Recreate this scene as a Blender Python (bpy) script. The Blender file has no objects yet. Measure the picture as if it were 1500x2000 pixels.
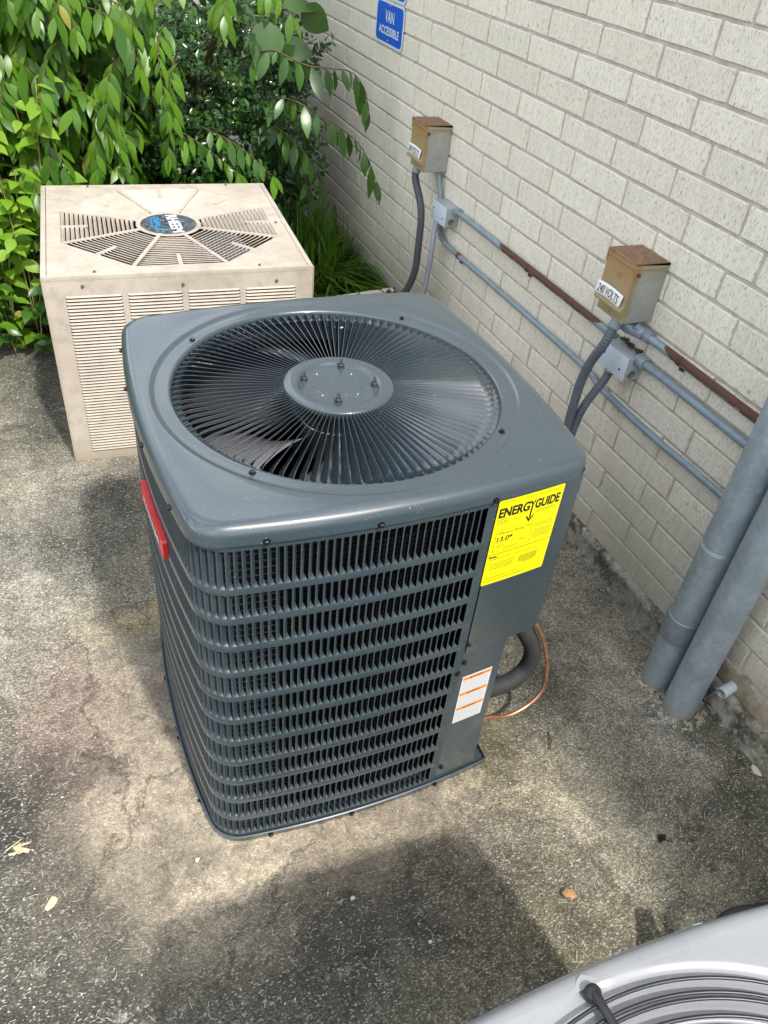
import bpy, bmesh, math, random
import numpy as np
from mathutils import Vector, Matrix
R = math.radians
PI = math.pi
random.seed(7)
rng = np.random.default_rng(7)
scene = bpy.context.scene
COL = scene.collection

# ------------------------------------------------------------------ camera, sky, sun, exposure
CAM = Vector((-1.4713, -1.2486, 1.6960))
cr = Vector((0.92095568, -0.37960187, 0.08799466))
cu = Vector((0.17936897, 0.61345063, 0.76909369))
cd = Vector((0.34592978, 0.69251769, -0.63304964))
camd = bpy.data.cameras.new("camera")
camo = bpy.data.objects.new("camera", camd)
COL.objects.link(camo)
m = Matrix((cr, cu, -cd)).transposed().to_4x4()
m.translation = CAM
camo.matrix_world = m
camd.sensor_fit = 'VERTICAL'
camd.sensor_height = 24.0
camd.lens = 24.0 * 1545.95 / 2000.0
camd.clip_start = 0.02
camd.clip_end = 500
scene.camera = camo

SUN_EL, SUN_AZ = 53.0, 11.0       # azimuth: degrees from -Y towards +X (the sun's side)
sd = Vector((math.sin(R(SUN_AZ)) * math.cos(R(SUN_EL)), -math.cos(R(SUN_AZ)) * math.cos(R(SUN_EL)), math.sin(R(SUN_EL))))
world = bpy.data.worlds.new("World")
scene.world = world
world.use_nodes = True
wn = world.node_tree
wn.nodes.clear()
wo = wn.nodes.new("ShaderNodeOutputWorld")
wb = wn.nodes.new("ShaderNodeBackground")
sky = wn.nodes.new("ShaderNodeTexSky")
sky.sky_type = 'NISHITA'
sky.sun_disc = False
sky.sun_elevation = R(SUN_EL)
sky.sun_rotation = math.atan2(sd.x, sd.y)
sky.dust_density = 2.2
sky.air_density = 1.0
sky.ozone_density = 1.0
# broken bright cloud over the whole sky
tc = wn.nodes.new("ShaderNodeTexCoord")
cn = wn.nodes.new("ShaderNodeTexNoise")
cn.inputs['Scale'].default_value = 2.6
cn.inputs['Detail'].default_value = 7
cn.inputs['Roughness'].default_value = 0.55
crp = wn.nodes.new("ShaderNodeValToRGB")
crp.color_ramp.elements[0].position = 0.40
crp.color_ramp.elements[1].position = 0.60
mixc = wn.nodes.new("ShaderNodeMix")
mixc.data_type = 'RGBA'
mixc.inputs[7].default_value = (15.6, 15.8, 16.0, 1)
mf = wn.nodes.new("ShaderNodeMath"); mf.operation = 'MULTIPLY'; mf.inputs[1].default_value = 0.80
wn.links.new(tc.outputs['Generated'], cn.inputs['Vector'])
wn.links.new(cn.outputs['Fac'], crp.inputs[0])
wn.links.new(crp.outputs[0], mf.inputs[0])
wn.links.new(mf.outputs[0], mixc.inputs[0])
wn.links.new(sky.outputs[0], mixc.inputs[6])
wn.links.new(mixc.outputs[2], wb.inputs[0])
wb.inputs[1].default_value = 0.15
wn.links.new(wb.outputs[0], wo.inputs[0])
sl = bpy.data.lights.new("sun", 'SUN')
sl.energy = 3.5
sl.angle = R(2.6)
sl.color = (1.0, 0.955, 0.895)
so = bpy.data.objects.new("sun", sl)
COL.objects.link(so)
so.rotation_euler = (-sd).to_track_quat('-Z', 'Y').to_euler()
so.location = (0, 0, 6)
scene.view_settings.view_transform = 'Standard'
scene.view_settings.look = 'None'
scene.view_settings.gamma = 1
scene.view_settings.exposure = 0.44
scene.view_settings.use_curve_mapping = False

# ------------------------------------------------------------------ node helpers
class NT:
    def __init__(s, name):
        s.m = bpy.data.materials.new(name)
        s.m.use_nodes = True
        s.t = s.m.node_tree
        s.t.nodes.clear()
        s.out = s.t.nodes.new("ShaderNodeOutputMaterial")
        s.b = s.t.nodes.new("ShaderNodeBsdfPrincipled")
        s.t.links.new(s.b.outputs[0], s.out.inputs[0])
    def n(s, typ, **kw):
        x = s.t.nodes.new(typ)
        for k, v in kw.items():
            setattr(x, k, v)
        return x
    def link(s, a, b): s.t.links.new(a, b)
    def put(s, sock, v):
        if hasattr(v, 'is_output') or isinstance(v, bpy.types.NodeSocket): s.link(v, sock)
        else:
            if hasattr(v, '__len__') and len(v) == 3 and sock.type == 'RGBA': v = (*v, 1)
            sock.default_value = v
    def math(s, op, a, b=0.0, clamp=False):
        x = s.n("ShaderNodeMath", operation=op); x.use_clamp = clamp
        s.put(x.inputs[0], a); s.put(x.inputs[1], b)
        return x.outputs[0]
    def mix(s, f, a, b, blend='MIX'):
        x = s.n("ShaderNodeMix"); x.data_type = 'RGBA'; x.blend_type = blend
        s.put(x.inputs[0], f); s.put(x.inputs[6], a); s.put(x.inputs[7], b)
        return x.outputs[2]
    def ramp(s, f, stops):
        x = s.n("ShaderNodeValToRGB")
        e = x.color_ramp.elements
        while len(e) < len(stops): e.new(0.5)
        for i, (p, c) in enumerate(stops):
            e[i].position = p
            e[i].color = (c, c, c, 1) if not hasattr(c, '__len__') else (*c, 1)
        s.link(f, x.inputs[0])
        return x.outputs[0]
    def noise(s, vec, scale, detail=4, rough=0.5, dist=0.0, out='Fac'):
        x = s.n("ShaderNodeTexNoise")
        x.inputs['Scale'].default_value = scale; x.inputs['Detail'].default_value = detail
        x.inputs['Roughness'].default_value = rough; x.inputs['Distortion'].default_value = dist
        if vec is not None: s.link(vec, x.inputs['Vector'])
        return x.outputs[out]
    def voro(s, vec, scale, feature='F1', out='Distance', rnd=1.0):
        x = s.n("ShaderNodeTexVoronoi", feature=feature)
        x.inputs['Scale'].default_value = scale
        x.inputs['Randomness'].default_value = rnd
        if vec is not None: s.link(vec, x.inputs['Vector'])
        return x.outputs[out]
    def pos(s): return s.n("ShaderNodeNewGeometry").outputs['Position']
    def obj(s): return s.n("ShaderNodeTexCoord").outputs['Object']
    def mapping(s, vec, scale=(1, 1, 1), loc=(0, 0, 0), rot=(0, 0, 0)):
        x = s.n("ShaderNodeMapping")
        x.inputs['Scale'].default_value = scale; x.inputs['Location'].default_value = loc; x.inputs['Rotation'].default_value = rot
        s.link(vec, x.inputs['Vector'])
        return x.outputs[0]
    def sep(s, v):
        x = s.n("ShaderNodeSeparateXYZ"); s.link(v, x.inputs[0]); return x.outputs
    def bump(s, h, strength=0.3, dist=0.002, prev=None):
        x = s.n("ShaderNodeBump")
        x.inputs['Strength'].default_value = strength; x.inputs['Distance'].default_value = dist
        s.link(h, x.inputs['Height'])
        if prev is not None: s.link(prev, x.inputs['Normal'])
        s.link(x.outputs[0], s.b.inputs['Normal'])
        return x.outputs[0]
    def set(s, base=None, rough=None, metal=None, spec=None, coat=None, coatr=None):
        for k, v in (('Base Color', base), ('Roughness', rough), ('Metallic', metal), ('Specular IOR Level', spec),
                     ('Coat Weight', coat), ('Coat Roughness', coatr)):
            if v is not None: s.put(s.b.inputs[k], v)
        return s

def simple(name, col, rough=0.5, metal=0.0, var=0.12, scale=30, bump=0.0, coat=None):
    t = NT(name)
    p = t.obj()
    n = t.noise(p, scale, 4, 0.6)
    c = t.mix(t.ramp(n, [(0.3, 0), (0.7, 1)]), tuple(x * (1 - var) for x in col), tuple(min(1, x * (1 + var)) for x in col))
    t.set(base=c, rough=rough, metal=metal, coat=coat, coatr=0.1)
    if bump: t.bump(n, bump, 0.001)
    return t.m

# ------------------------------------------------------------------ mesh helpers
def new_obj(name, me, mat=None, parent=None, smooth=False):
    o = bpy.data.objects.new(name, me)
    COL.objects.link(o)
    if mat is not None and len(me.materials) == 0: me.materials.append(mat)
    if parent is not None: o.parent = parent
    if smooth:
        me.shade_smooth() if hasattr(me, 'shade_smooth') else None
    return o

class MB:
    """collects raw verts and faces"""
    def __init__(s): s.v = []; s.f = []
    def add(s, vs, fs):
        k = len(s.v); s.v += [tuple(x) for x in vs]; s.f += [tuple(i + k for i in q) for q in fs]
        return s
    def box(s, x0, x1, y0, y1, z0, z1, M=None):
        vs = [Vector((x, y, z)) for x in (x0, x1) for y in (y0, y1) for z in (z0, z1)]
        if M is not None: vs = [M @ v for v in vs]
        return s.add(vs, [(0, 1, 3, 2), (4, 6, 7, 5), (0, 4, 5, 1), (2, 3, 7, 6), (0, 2, 6, 4), (1, 5, 7, 3)])
    def tube(s, pts, r, seg=12, cap=True, closed=False):
        pts = [Vector(p) for p in pts]; n = len(pts)
        rr = r if hasattr(r, '__len__') else [r] * n
        up = None; rings = []
        for i, p in enumerate(pts):
            if closed: t = (pts[(i + 1) % n] - pts[i - 1]).normalized()
            else: t = (pts[min(i + 1, n - 1)] - pts[max(i - 1, 0)]).normalized()
            if up is None:
                up = t.orthogonal().normalized()
            up = (up - t * up.dot(t)).normalized()
            w = t.cross(up)
            rings.append([p + (up * math.cos(2 * PI * k / seg) + w * math.sin(2 * PI * k / seg)) * rr[i] for k in range(seg)])
        vs = [v for ring in rings for v in ring]; fs = []
        m_ = n if closed else n - 1
        for i in range(m_):
            a = i * seg; b = ((i + 1) % n) * seg
            for k in range(seg):
                k2 = (k + 1) % seg
                fs.append((a + k, a + k2, b + k2, b + k))
        if cap and not closed:
            fs.append(tuple(reversed(range(seg)))); fs.append(tuple(range((n - 1) * seg, n * seg)))
        return s.add(vs, fs)
    def lathe(s, prof, seg=32, M=None, cap0=False, cap1=False):
        vs = []; fs = []
        for (r, z) in prof:
            for k in range(seg):
                a = 2 * PI * k / seg
                v = Vector((r * math.cos(a), r * math.sin(a), z))
                vs.append(M @ v if M is not None else v)
        for i in range(len(prof) - 1):
            for k in range(seg):
                k2 = (k + 1) % seg
                fs.append((i * seg + k, i * seg + k2, (i + 1) * seg + k2, (i + 1) * seg + k))
        if cap0: fs.append(tuple(reversed(range(seg))))
        if cap1: fs.append(tuple(range((len(prof) - 1) * seg, len(prof) * seg)))
        return s.add(vs, fs)
    def loft(s, loops, closed=True, cap0=False, cap1=False):
        n = len(loops[0]); vs = [v for l in loops for v in l]; fs = []
        for i in range(len(loops) - 1):
            for k in range(n if closed else n - 1):
                k2 = (k + 1) % n
                fs.append((i * n + k, i * n + k2, (i + 1) * n + k2, (i + 1) * n + k))
        if cap0: fs.append(tuple(reversed(range(n))))
        if cap1: fs.append(tuple(range((len(loops) - 1) * n, len(loops) * n)))
        return s.add(vs, fs)
    def mesh(s, name, mat=None, smooth=False, angle=None):
        me = bpy.data.meshes.new(name)
        me.from_pydata(s.v, [], s.f); me.update()
        if mat is not None: me.materials.append(mat)
        if smooth:
            me.polygons.foreach_set('use_smooth', [True] * len(me.polygons))
            if angle is not None and hasattr(me, 'set_sharp_from_angle'): me.set_sharp_from_angle(angle=R(angle))
        return me
    def build(s, name, mat, parent=None, smooth=False, angle=None, bevel=0):
        me = s.mesh(name, mat, smooth, angle)
        o = new_obj(name, me, None, parent)
        if bevel:
            bmm = bmesh.new(); bmm.from_mesh(me)
            bmesh.ops.remove_doubles(bmm, verts=bmm.verts, dist=1e-6)
            bmesh.ops.recalc_face_normals(bmm, faces=bmm.faces)
            es = [e for e in bmm.edges if len(e.link_faces) == 2 and e.calc_face_angle(0) > 0.6]
            bmesh.ops.bevel(bmm, geom=es, offset=bevel, segments=2, affect='EDGES', profile=0.6)
            bmm.to_mesh(me); bmm.free()
            me.polygons.foreach_set('use_smooth', [True] * len(me.polygons))
            me.set_sharp_from_angle(angle=R(35))
        return o

def empty(name, loc, rz=0, label=None, cat=None, group=None):
    o = bpy.data.objects.new(name, None); COL.objects.link(o)
    o.location = loc; o.rotation_euler = (0, 0, rz); o.empty_display_size = 0.05
    return tag(o, label, cat, group)
def tag(o, label=None, cat=None, group=None, kind=None):
    if label: o['label'] = label
    if cat: o['category'] = cat
    if group: o['group'] = group
    if kind: o['kind'] = kind
    return o
def place(name, me, parent, M):
    o = bpy.data.objects.new(name, me); COL.objects.link(o)
    o.parent = parent; o.matrix_local = M
    return o
def smoothpts(pts, n=8):
    """Catmull-Rom through pts"""
    P = [Vector(p) for p in pts]; P = [2 * P[0] - P[1]] + P + [2 * P[-1] - P[-2]]
    out = []
    for i in range(1, len(P) - 2):
        for k in range(n):
            t = k / n
            out.append(0.5 * ((2 * P[i]) + (-P[i - 1] + P[i + 1]) * t + (2 * P[i - 1] - 5 * P[i] + 4 * P[i + 1] - P[i + 2]) * t * t
                              + (-P[i - 1] + 3 * P[i] - 3 * P[i + 1] + P[i + 2]) * t ** 3))
    out.append(P[-2]); return out
def view(p):
    """where a point falls in the camera's frame (0..1) and its depth - used only to pick which repeats get an object of their own"""
    v = Vector(p) - CAM; z = v.dot(cd)
    if z < 0.05: return None
    return (0.5 + 1545.95 * v.dot(cr) / z / 1500, 0.5 - 1545.95 * v.dot(cu) / z / 2000, z)
def in_view(p, mrg=0.03):
    q = view(p)
    return q is not None and -mrg < q[0] < 1 + mrg and -mrg < q[1] < 1 + mrg

FONT = None
def text_mesh(body, size, bold=0.0, sx=1.0, spacing=1.0, shear=0.0):
    cu_ = bpy.data.curves.new('t', 'FONT')
    cu_.body = body; cu_.size = size; cu_.offset = bold; cu_.align_x = 'CENTER'; cu_.align_y = 'CENTER'
    cu_.space_character = spacing; cu_.shear = shear; cu_.resolution_u = 4
    o = bpy.data.objects.new('t', cu_); COL.objects.link(o)
    dg = bpy.context.evaluated_depsgraph_get(); dg.update()
    me = bpy.data.meshes.new_from_object(o.evaluated_get(dg))
    vs = [(v.co.x * sx, v.co.y) for v in me.vertices]; fs = [tuple(p.vertices) for p in me.polygons]
    bpy.data.objects.remove(o); bpy.data.curves.remove(cu_); bpy.data.meshes.remove(me)
    return vs, fs
def flat_text(mb, body, size, at, mapf, bold=0.0, sx=1.0, spacing=1.0, width=None, rot=0, shear=0.0):
    vs, fs = text_mesh(body, size, bold, 1.0, spacing, shear)
    if not vs: return
    x0 = min(v[0] for v in vs); x1 = max(v[0] for v in vs)
    y0 = min(v[1] for v in vs); y1 = max(v[1] for v in vs)
    k = (width / (x1 - x0)) if width else sx
    cx, cy = (x0 + x1) / 2, (y0 + y1) / 2
    c, s_ = math.cos(rot), math.sin(rot)
    out = []
    for x, y in vs:
        x = (x - cx) * k; y = y - cy
        out.append(mapf(at[0] + x * c - y * s_, at[1] + x * s_ + y * c))
    mb.add(out, fs)
def flat_rect(mb, u0, u1, v0, v1, mapf, n=1):
    vs = []; fs = []
    for i in range(n + 1):
        u = u0 + (u1 - u0) * i / n
        vs += [mapf(u, v0), mapf(u, v1)]
    for i in range(n): fs.append((2 * i, 2 * i + 2, 2 * i + 3, 2 * i + 1))
    mb.add(vs, fs)
def rr_pts(u0, u1, v0, v1, r, n=6):
    pts = []
    for cx, cy, a0 in ((u1 - r, v1 - r, 0), (u0 + r, v1 - r, 90), (u0 + r, v0 + r, 180), (u1 - r, v0 + r, 270)):
        for k in range(n + 1):
            a = R(a0 + 90 * k / n); pts.append((cx + r * math.cos(a), cy + r * math.sin(a)))
    return pts

# ------------------------------------------------------------------ materials of the setting
def concrete_mat():
    t = NT("weathered_concrete")
    P = t.pos()
    dn = t.noise(P, 5.5, 5, 0.6, out='Color')
    off = t.n("ShaderNodeVectorMath", operation='MULTIPLY_ADD')
    t.link(dn, off.inputs[0]); off.inputs[1].default_value = (0.34, 0.34, 0); off.inputs[2].default_value = (-0.17, -0.17, 0)
    q = t.n("ShaderNodeVectorMath", operation='ADD'); t.link(P, q.inputs[0]); t.link(off.outputs[0], q.inputs[1])
    q = q.outputs[0]
    def blob(cx, cy, rx, ry, soft=0.35):
        mp = t.mapping(q, (1 / rx, 1 / ry, 0), (-cx / rx, -cy / ry, 0))
        ln = t.n("ShaderNodeVectorMath", operation='LENGTH'); t.link(mp, ln.inputs[0])
        return t.ramp(ln.outputs['Value'], [(soft, 1), (1.0, 0)])
    big = t.noise(P, 2.3, 6, 0.62)
    mid = t.noise(P, 14, 6, 0.68)
    fine = t.noise(P, 90, 4, 0.7)
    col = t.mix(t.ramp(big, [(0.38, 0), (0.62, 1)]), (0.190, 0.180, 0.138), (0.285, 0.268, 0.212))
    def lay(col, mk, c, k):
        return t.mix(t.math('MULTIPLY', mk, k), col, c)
    CREAM = (0.46, 0.395, 0.31); MOLD_SHADE = (0.062, 0.062, 0.056); PINK = (0.30, 0.245, 0.205); OLIVE = (0.28, 0.255, 0.15)
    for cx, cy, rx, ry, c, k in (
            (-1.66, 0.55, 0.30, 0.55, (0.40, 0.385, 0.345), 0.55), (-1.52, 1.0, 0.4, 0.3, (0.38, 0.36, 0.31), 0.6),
            (-0.30, -0.35, 0.35, 0.45, (0.38, 0.36, 0.29), 0.8), (-0.10, -0.10, 0.24, 0.7, (0.36, 0.335, 0.27), 0.8),  # concrete by the wall made paler in colour to lift its shade
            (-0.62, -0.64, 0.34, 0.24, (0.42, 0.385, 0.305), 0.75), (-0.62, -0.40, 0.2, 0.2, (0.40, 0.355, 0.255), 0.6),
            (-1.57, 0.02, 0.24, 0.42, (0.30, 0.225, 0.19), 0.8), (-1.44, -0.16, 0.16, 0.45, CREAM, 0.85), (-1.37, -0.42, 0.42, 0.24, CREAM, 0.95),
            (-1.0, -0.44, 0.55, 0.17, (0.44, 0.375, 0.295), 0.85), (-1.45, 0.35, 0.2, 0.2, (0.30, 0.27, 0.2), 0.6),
            (-1.45, 0.80, 0.26, 0.34, MOLD_SHADE, 0.7), (-1.72, -0.62, 0.36, 0.46, MOLD_SHADE, 0.92), (-1.86, -0.16, 0.30, 0.36, MOLD_SHADE, 0.92),  # first patch paints the dark unit's shadow over darker old concrete
            (-1.02, -0.66, 0.5, 0.24, (0.10, 0.092, 0.075), 0.72), (-1.36, -0.74, 0.4, 0.22, MOLD_SHADE, 0.5),
            (-0.72, -0.76, 0.28, 0.2, (0.13, 0.12, 0.07), 0.5), (-1.53, 1.65, 0.16, 0.7, MOLD_SHADE, 0.8),  # last patch paints the beige unit's shadow along its left side
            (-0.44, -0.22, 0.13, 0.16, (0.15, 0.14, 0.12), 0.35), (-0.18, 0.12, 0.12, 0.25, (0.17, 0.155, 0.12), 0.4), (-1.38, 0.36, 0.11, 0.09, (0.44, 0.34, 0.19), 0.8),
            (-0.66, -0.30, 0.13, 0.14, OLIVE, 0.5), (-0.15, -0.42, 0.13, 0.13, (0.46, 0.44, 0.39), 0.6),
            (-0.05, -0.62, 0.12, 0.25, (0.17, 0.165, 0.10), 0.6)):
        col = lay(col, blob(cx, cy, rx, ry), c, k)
    # mottling in the patches, old white scaling, grain of the exposed sand
    col = t.mix(t.ramp(mid, [(0.35, 0.0), (0.7, 0.75)]), col, t.mix(0.5, col, (0.10, 0.095, 0.08)), 'MIX')
    col = t.mix(t.math('MULTIPLY', t.ramp(t.noise(P, 9, 8, 0.75), [(0.60, 0), (0.68, 1)]), 0.45), col, (0.47, 0.45, 0.41))
    st = t.noise(q, 2.9, 9, 0.72, 0.7)
    col = t.mix(1.0, col, t.ramp(st, [(0.38, (0.46, 0.46, 0.45)), (0.50, (0.84, 0.83, 0.80)), (0.60, (1.12, 1.10, 1.04))]), 'MULTIPLY')
    st2 = t.noise(q, 17, 8, 0.75)
    col = t.mix(1.0, col, t.ramp(st2, [(0.36, (0.66, 0.66, 0.66)), (0.52, (0.98, 0.98, 0.97)), (0.66, (1.14, 1.12, 1.08))]), 'MULTIPLY')
    # hairline cracks
    ck = t.n("ShaderNodeTexVoronoi", feature='DISTANCE_TO_EDGE'); ck.inputs['Scale'].default_value = 0.9
    wq = t.n("ShaderNodeVectorMath", operation='MULTIPLY_ADD'); t.link(t.noise(P, 6, 6, .65, out='Color'), wq.inputs[0]); wq.inputs[1].default_value = (.35, .35, 0); t.link(P, wq.inputs[2])
    t.link(wq.outputs[0], ck.inputs['Vector'])
    col = t.mix(t.math('MULTIPLY', t.ramp(ck.outputs['Distance'], [(0.0, 1), (0.0035, 0)]), 0.65), col, (0.05, 0.045, 0.035))
    v1 = t.voro(t.mapping(P, (1, 1.5, 1), rot=(0, 0, .5)), 300, out='Color')
    s1 = t.sep(v1)[0]
    g = t.ramp(s1, [(0.0, 0.30), (0.45, 0.80), (0.8, 1.3), (1.0, 2.5)])
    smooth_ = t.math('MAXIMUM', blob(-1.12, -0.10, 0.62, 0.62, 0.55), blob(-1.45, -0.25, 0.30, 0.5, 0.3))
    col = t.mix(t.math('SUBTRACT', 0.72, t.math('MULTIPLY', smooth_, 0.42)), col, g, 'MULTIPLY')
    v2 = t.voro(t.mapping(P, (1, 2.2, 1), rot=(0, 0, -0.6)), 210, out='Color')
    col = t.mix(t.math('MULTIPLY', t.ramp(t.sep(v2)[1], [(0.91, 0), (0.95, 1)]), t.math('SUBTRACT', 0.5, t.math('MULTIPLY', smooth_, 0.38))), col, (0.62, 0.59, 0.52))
    col = t.mix(t.ramp(fine, [(0.3, 0.45), (0.55, 0)]), col, (0.05, 0.048, 0.04))
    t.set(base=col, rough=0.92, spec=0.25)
    h = t.math('ADD', t.math('MULTIPLY', t.voro(P, 230), -0.5), t.math('MULTIPLY', fine, 0.8))
    b0 = t.bump(t.noise(P, 22, 5, 0.6), 0.35, 0.006)
    t.bump(h, 0.75, 0.0028, b0)
    return t.m
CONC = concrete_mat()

def brick_mat():
    t = NT("cream_brick")
    P = t.pos()
    oi = t.n("ShaderNodeObjectInfo").outputs['Random']
    at = t.n("ShaderNodeAttribute"); at.attribute_name = 'tint'
    r = t.math('FRACT', t.math('ADD', oi, at.outputs['Fac']))
    r2 = t.math('FRACT', t.math('MULTIPLY', r, 7.31))
    base = t.mix(r, (0.85, 0.805, 0.69), (0.775, 0.735, 0.625))
    base = t.mix(t.math('MULTIPLY', r2, 0.35), base, (0.70, 0.64, 0.54))
    z = t.sep(P)[2]
    pits = t.noise(t.mapping(P, (1, 230, 75)), 1.0, 4, 0.7)
    pm = t.ramp(pits, [(0.555, 0), (0.62, 1)])
    streak = t.noise(t.mapping(P, (1, 60, 9)), 1.0, 5, 0.6)
    base = t.mix(t.ramp(streak, [(0.42, 0), (0.75, 0.30)]), base, (0.45, 0.42, 0.35))
    base = t.mix(t.math('MULTIPLY', pm, 0.55), base, (0.38, 0.33, 0.25))
    sp = t.voro(t.mapping(P, (1, 1, 0.45)), 42, out='Distance')
    spc = t.sep(t.voro(t.mapping(P, (1, 1, 0.45)), 42, out='Color'))[0]
    dots = t.math('MULTIPLY', t.ramp(sp, [(0.07, 1), (0.12, 0)]), t.ramp(spc, [(0.93, 0), (0.95, 1)]))
    base = t.mix(t.math('MULTIPLY', dots, 0.6), base, (0.16, 0.11, 0.08))
    # darker and browner near the ground
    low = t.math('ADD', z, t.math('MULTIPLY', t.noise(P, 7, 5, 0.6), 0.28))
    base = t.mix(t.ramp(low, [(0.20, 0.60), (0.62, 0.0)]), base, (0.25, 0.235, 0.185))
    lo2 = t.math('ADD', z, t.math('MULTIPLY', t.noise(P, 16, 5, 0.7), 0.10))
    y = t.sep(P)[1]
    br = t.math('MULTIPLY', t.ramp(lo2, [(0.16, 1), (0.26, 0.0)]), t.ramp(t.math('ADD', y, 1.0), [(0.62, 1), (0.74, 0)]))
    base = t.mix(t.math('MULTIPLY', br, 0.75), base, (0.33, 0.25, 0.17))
    t.set(base=base, rough=0.88, spec=0.3)
    h = t.math('SUBTRACT', t.math('MULTIPLY', t.noise(P, 160, 4, 0.7), 0.6), pm)
    t.bump(h, 0.6, 0.0016)
    return t.m
BRICK = brick_mat()

def mortar_mat(name="grey_mortar", c0=(0.42, 0.395, 0.345), c1=(0.60, 0.565, 0.50), moss=False):
    t = NT(name); P = t.pos()
    n = t.noise(P, 30, 6, 0.7)
    c = t.mix(t.ramp(n, [(0.35, 0), (0.65, 1)]), c0, c1)
    if moss:
        n2 = t.noise(P, 13, 6, 0.75)
        c = t.mix(t.ramp(n2, [(0.44, 0), (0.58, 0.9)]), c, (0.075, 0.07, 0.048))
        c = t.mix(t.ramp(t.noise(P, 55, 4, 0.6), [(0.55, 0), (0.7, 0.7)]), c, (0.6, 0.57, 0.5))
    t.set(base=c, rough=0.95, spec=0.2)
    t.bump(t.noise(P, 110, 5, 0.75), 0.8, 0.003)
    return t.m
MORTAR = mortar_mat()
FOOT = mortar_mat("mossy_footing", (0.27, 0.25, 0.20), (0.40, 0.38, 0.33), True)

# ------------------------------------------------------------------ ground
def grid_mesh(name, x0, x1, y0, y1, nx, ny, z, mat, hfun=None):
    vs = []; fs = []
    for j in range(ny + 1):
        for i in range(nx + 1):
            x = x0 + (x1 - x0) * i / nx; y = y0 + (y1 - y0) * j / ny
            vs.append((x, y, z + (hfun(x, y) if hfun else 0)))
    for j in range(ny):
        for i in range(nx):
            a = j * (nx + 1) + i
            fs.append((a, a + 1, a + nx + 2, a + nx + 1))
    mb = MB(); mb.add(vs, fs)
    return mb.build(name, mat, smooth=True)
EARTH = simple("bare_earth", (0.10, 0.08, 0.055), 0.95, var=0.5, scale=6, bump=0.6)
g = MB(); g.add([(-120, -120, -0.02), (120, -120, -0.02), (120, 120, -0.02), (-120, 120, -0.02)], [(0, 1, 2, 3)])
tag(g.build("ground", EARTH), kind='structure')
def nz(x, y, f=1.0, k=0.0):
    return (math.sin(x * 9.1 * f + 1.3 * math.sin(y * 7.3 * f + k)) + math.sin(y * 11.7 * f + 1.1 * math.sin(x * 8.9 * f + 2 + k))) * 0.5
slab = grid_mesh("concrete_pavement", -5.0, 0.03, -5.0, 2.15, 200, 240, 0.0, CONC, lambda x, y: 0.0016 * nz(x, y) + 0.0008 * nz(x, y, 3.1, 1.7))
tag(slab, kind='structure')
# the older, slightly higher equipment pad under the dark unit: broken edge
edge = []
pc = [(-1.452, 0.425), (-1.33, 0.428), (-0.62, 0.43), (-0.60, 0.1), (-0.628, -0.20), (-0.598, -0.26), (-0.612, -0.33), (-0.585, -0.385), (-0.60, -0.47),
      (-0.95, -0.50), (-1.43, -0.50), (-1.475, -0.2), (-1.462, 0.1)]
for i in range(len(pc)):
    a = Vector(pc[i]); b = Vector(pc[(i + 1) % len(pc)]); n = max(2, int((b - a).length / 0.02))
    for k in range(n):
        p = a.lerp(b, k / n); edge.append((p.x + random.uniform(-.0035, .0035), p.y + random.uniform(-.0035, .0035)))
def shrink(e, d):
    cx, cy = -1.03, -0.04
    return [(x - math.copysign(d, x - cx) * min(1, abs(x - cx) * 4), y - math.copysign(d, y - cy) * min(1, abs(y - cy) * 4)) for x, y in e]
pad = MB()
ph = lambda x, y: 0.0045 + 0.0075 * max(0, min(1, (y + .05) / .35)) * max(0, min(1, (-1.1 - x) / .2)) + (0.006 * max(0, min(1, (x + .75) / .1)) if y > -.42 else 0)
pad.loft([[(x, y, -0.006) for x, y in edge], [(x, y, ph(x, y) - .002) for x, y in shrink(edge, 0.002)], [(x, y, ph(x, y)) for x, y in shrink(edge, 0.010)], [(x, y, 0.0055) for x, y in shrink(edge, 0.14)]], cap1=True)
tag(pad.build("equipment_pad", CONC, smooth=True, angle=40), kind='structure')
soil = grid_mesh("planting_soil", -6, 0.0, 2.12, 9, 80, 80, 0.004, simple("dark_mulch", (0.055, 0.040, 0.028), 0.95, var=0.6, scale=25, bump=1.0),
                 lambda x, y: 0.02 + 0.02 * nz(x, y, 0.8))
tag(soil, kind='structure')

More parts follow.
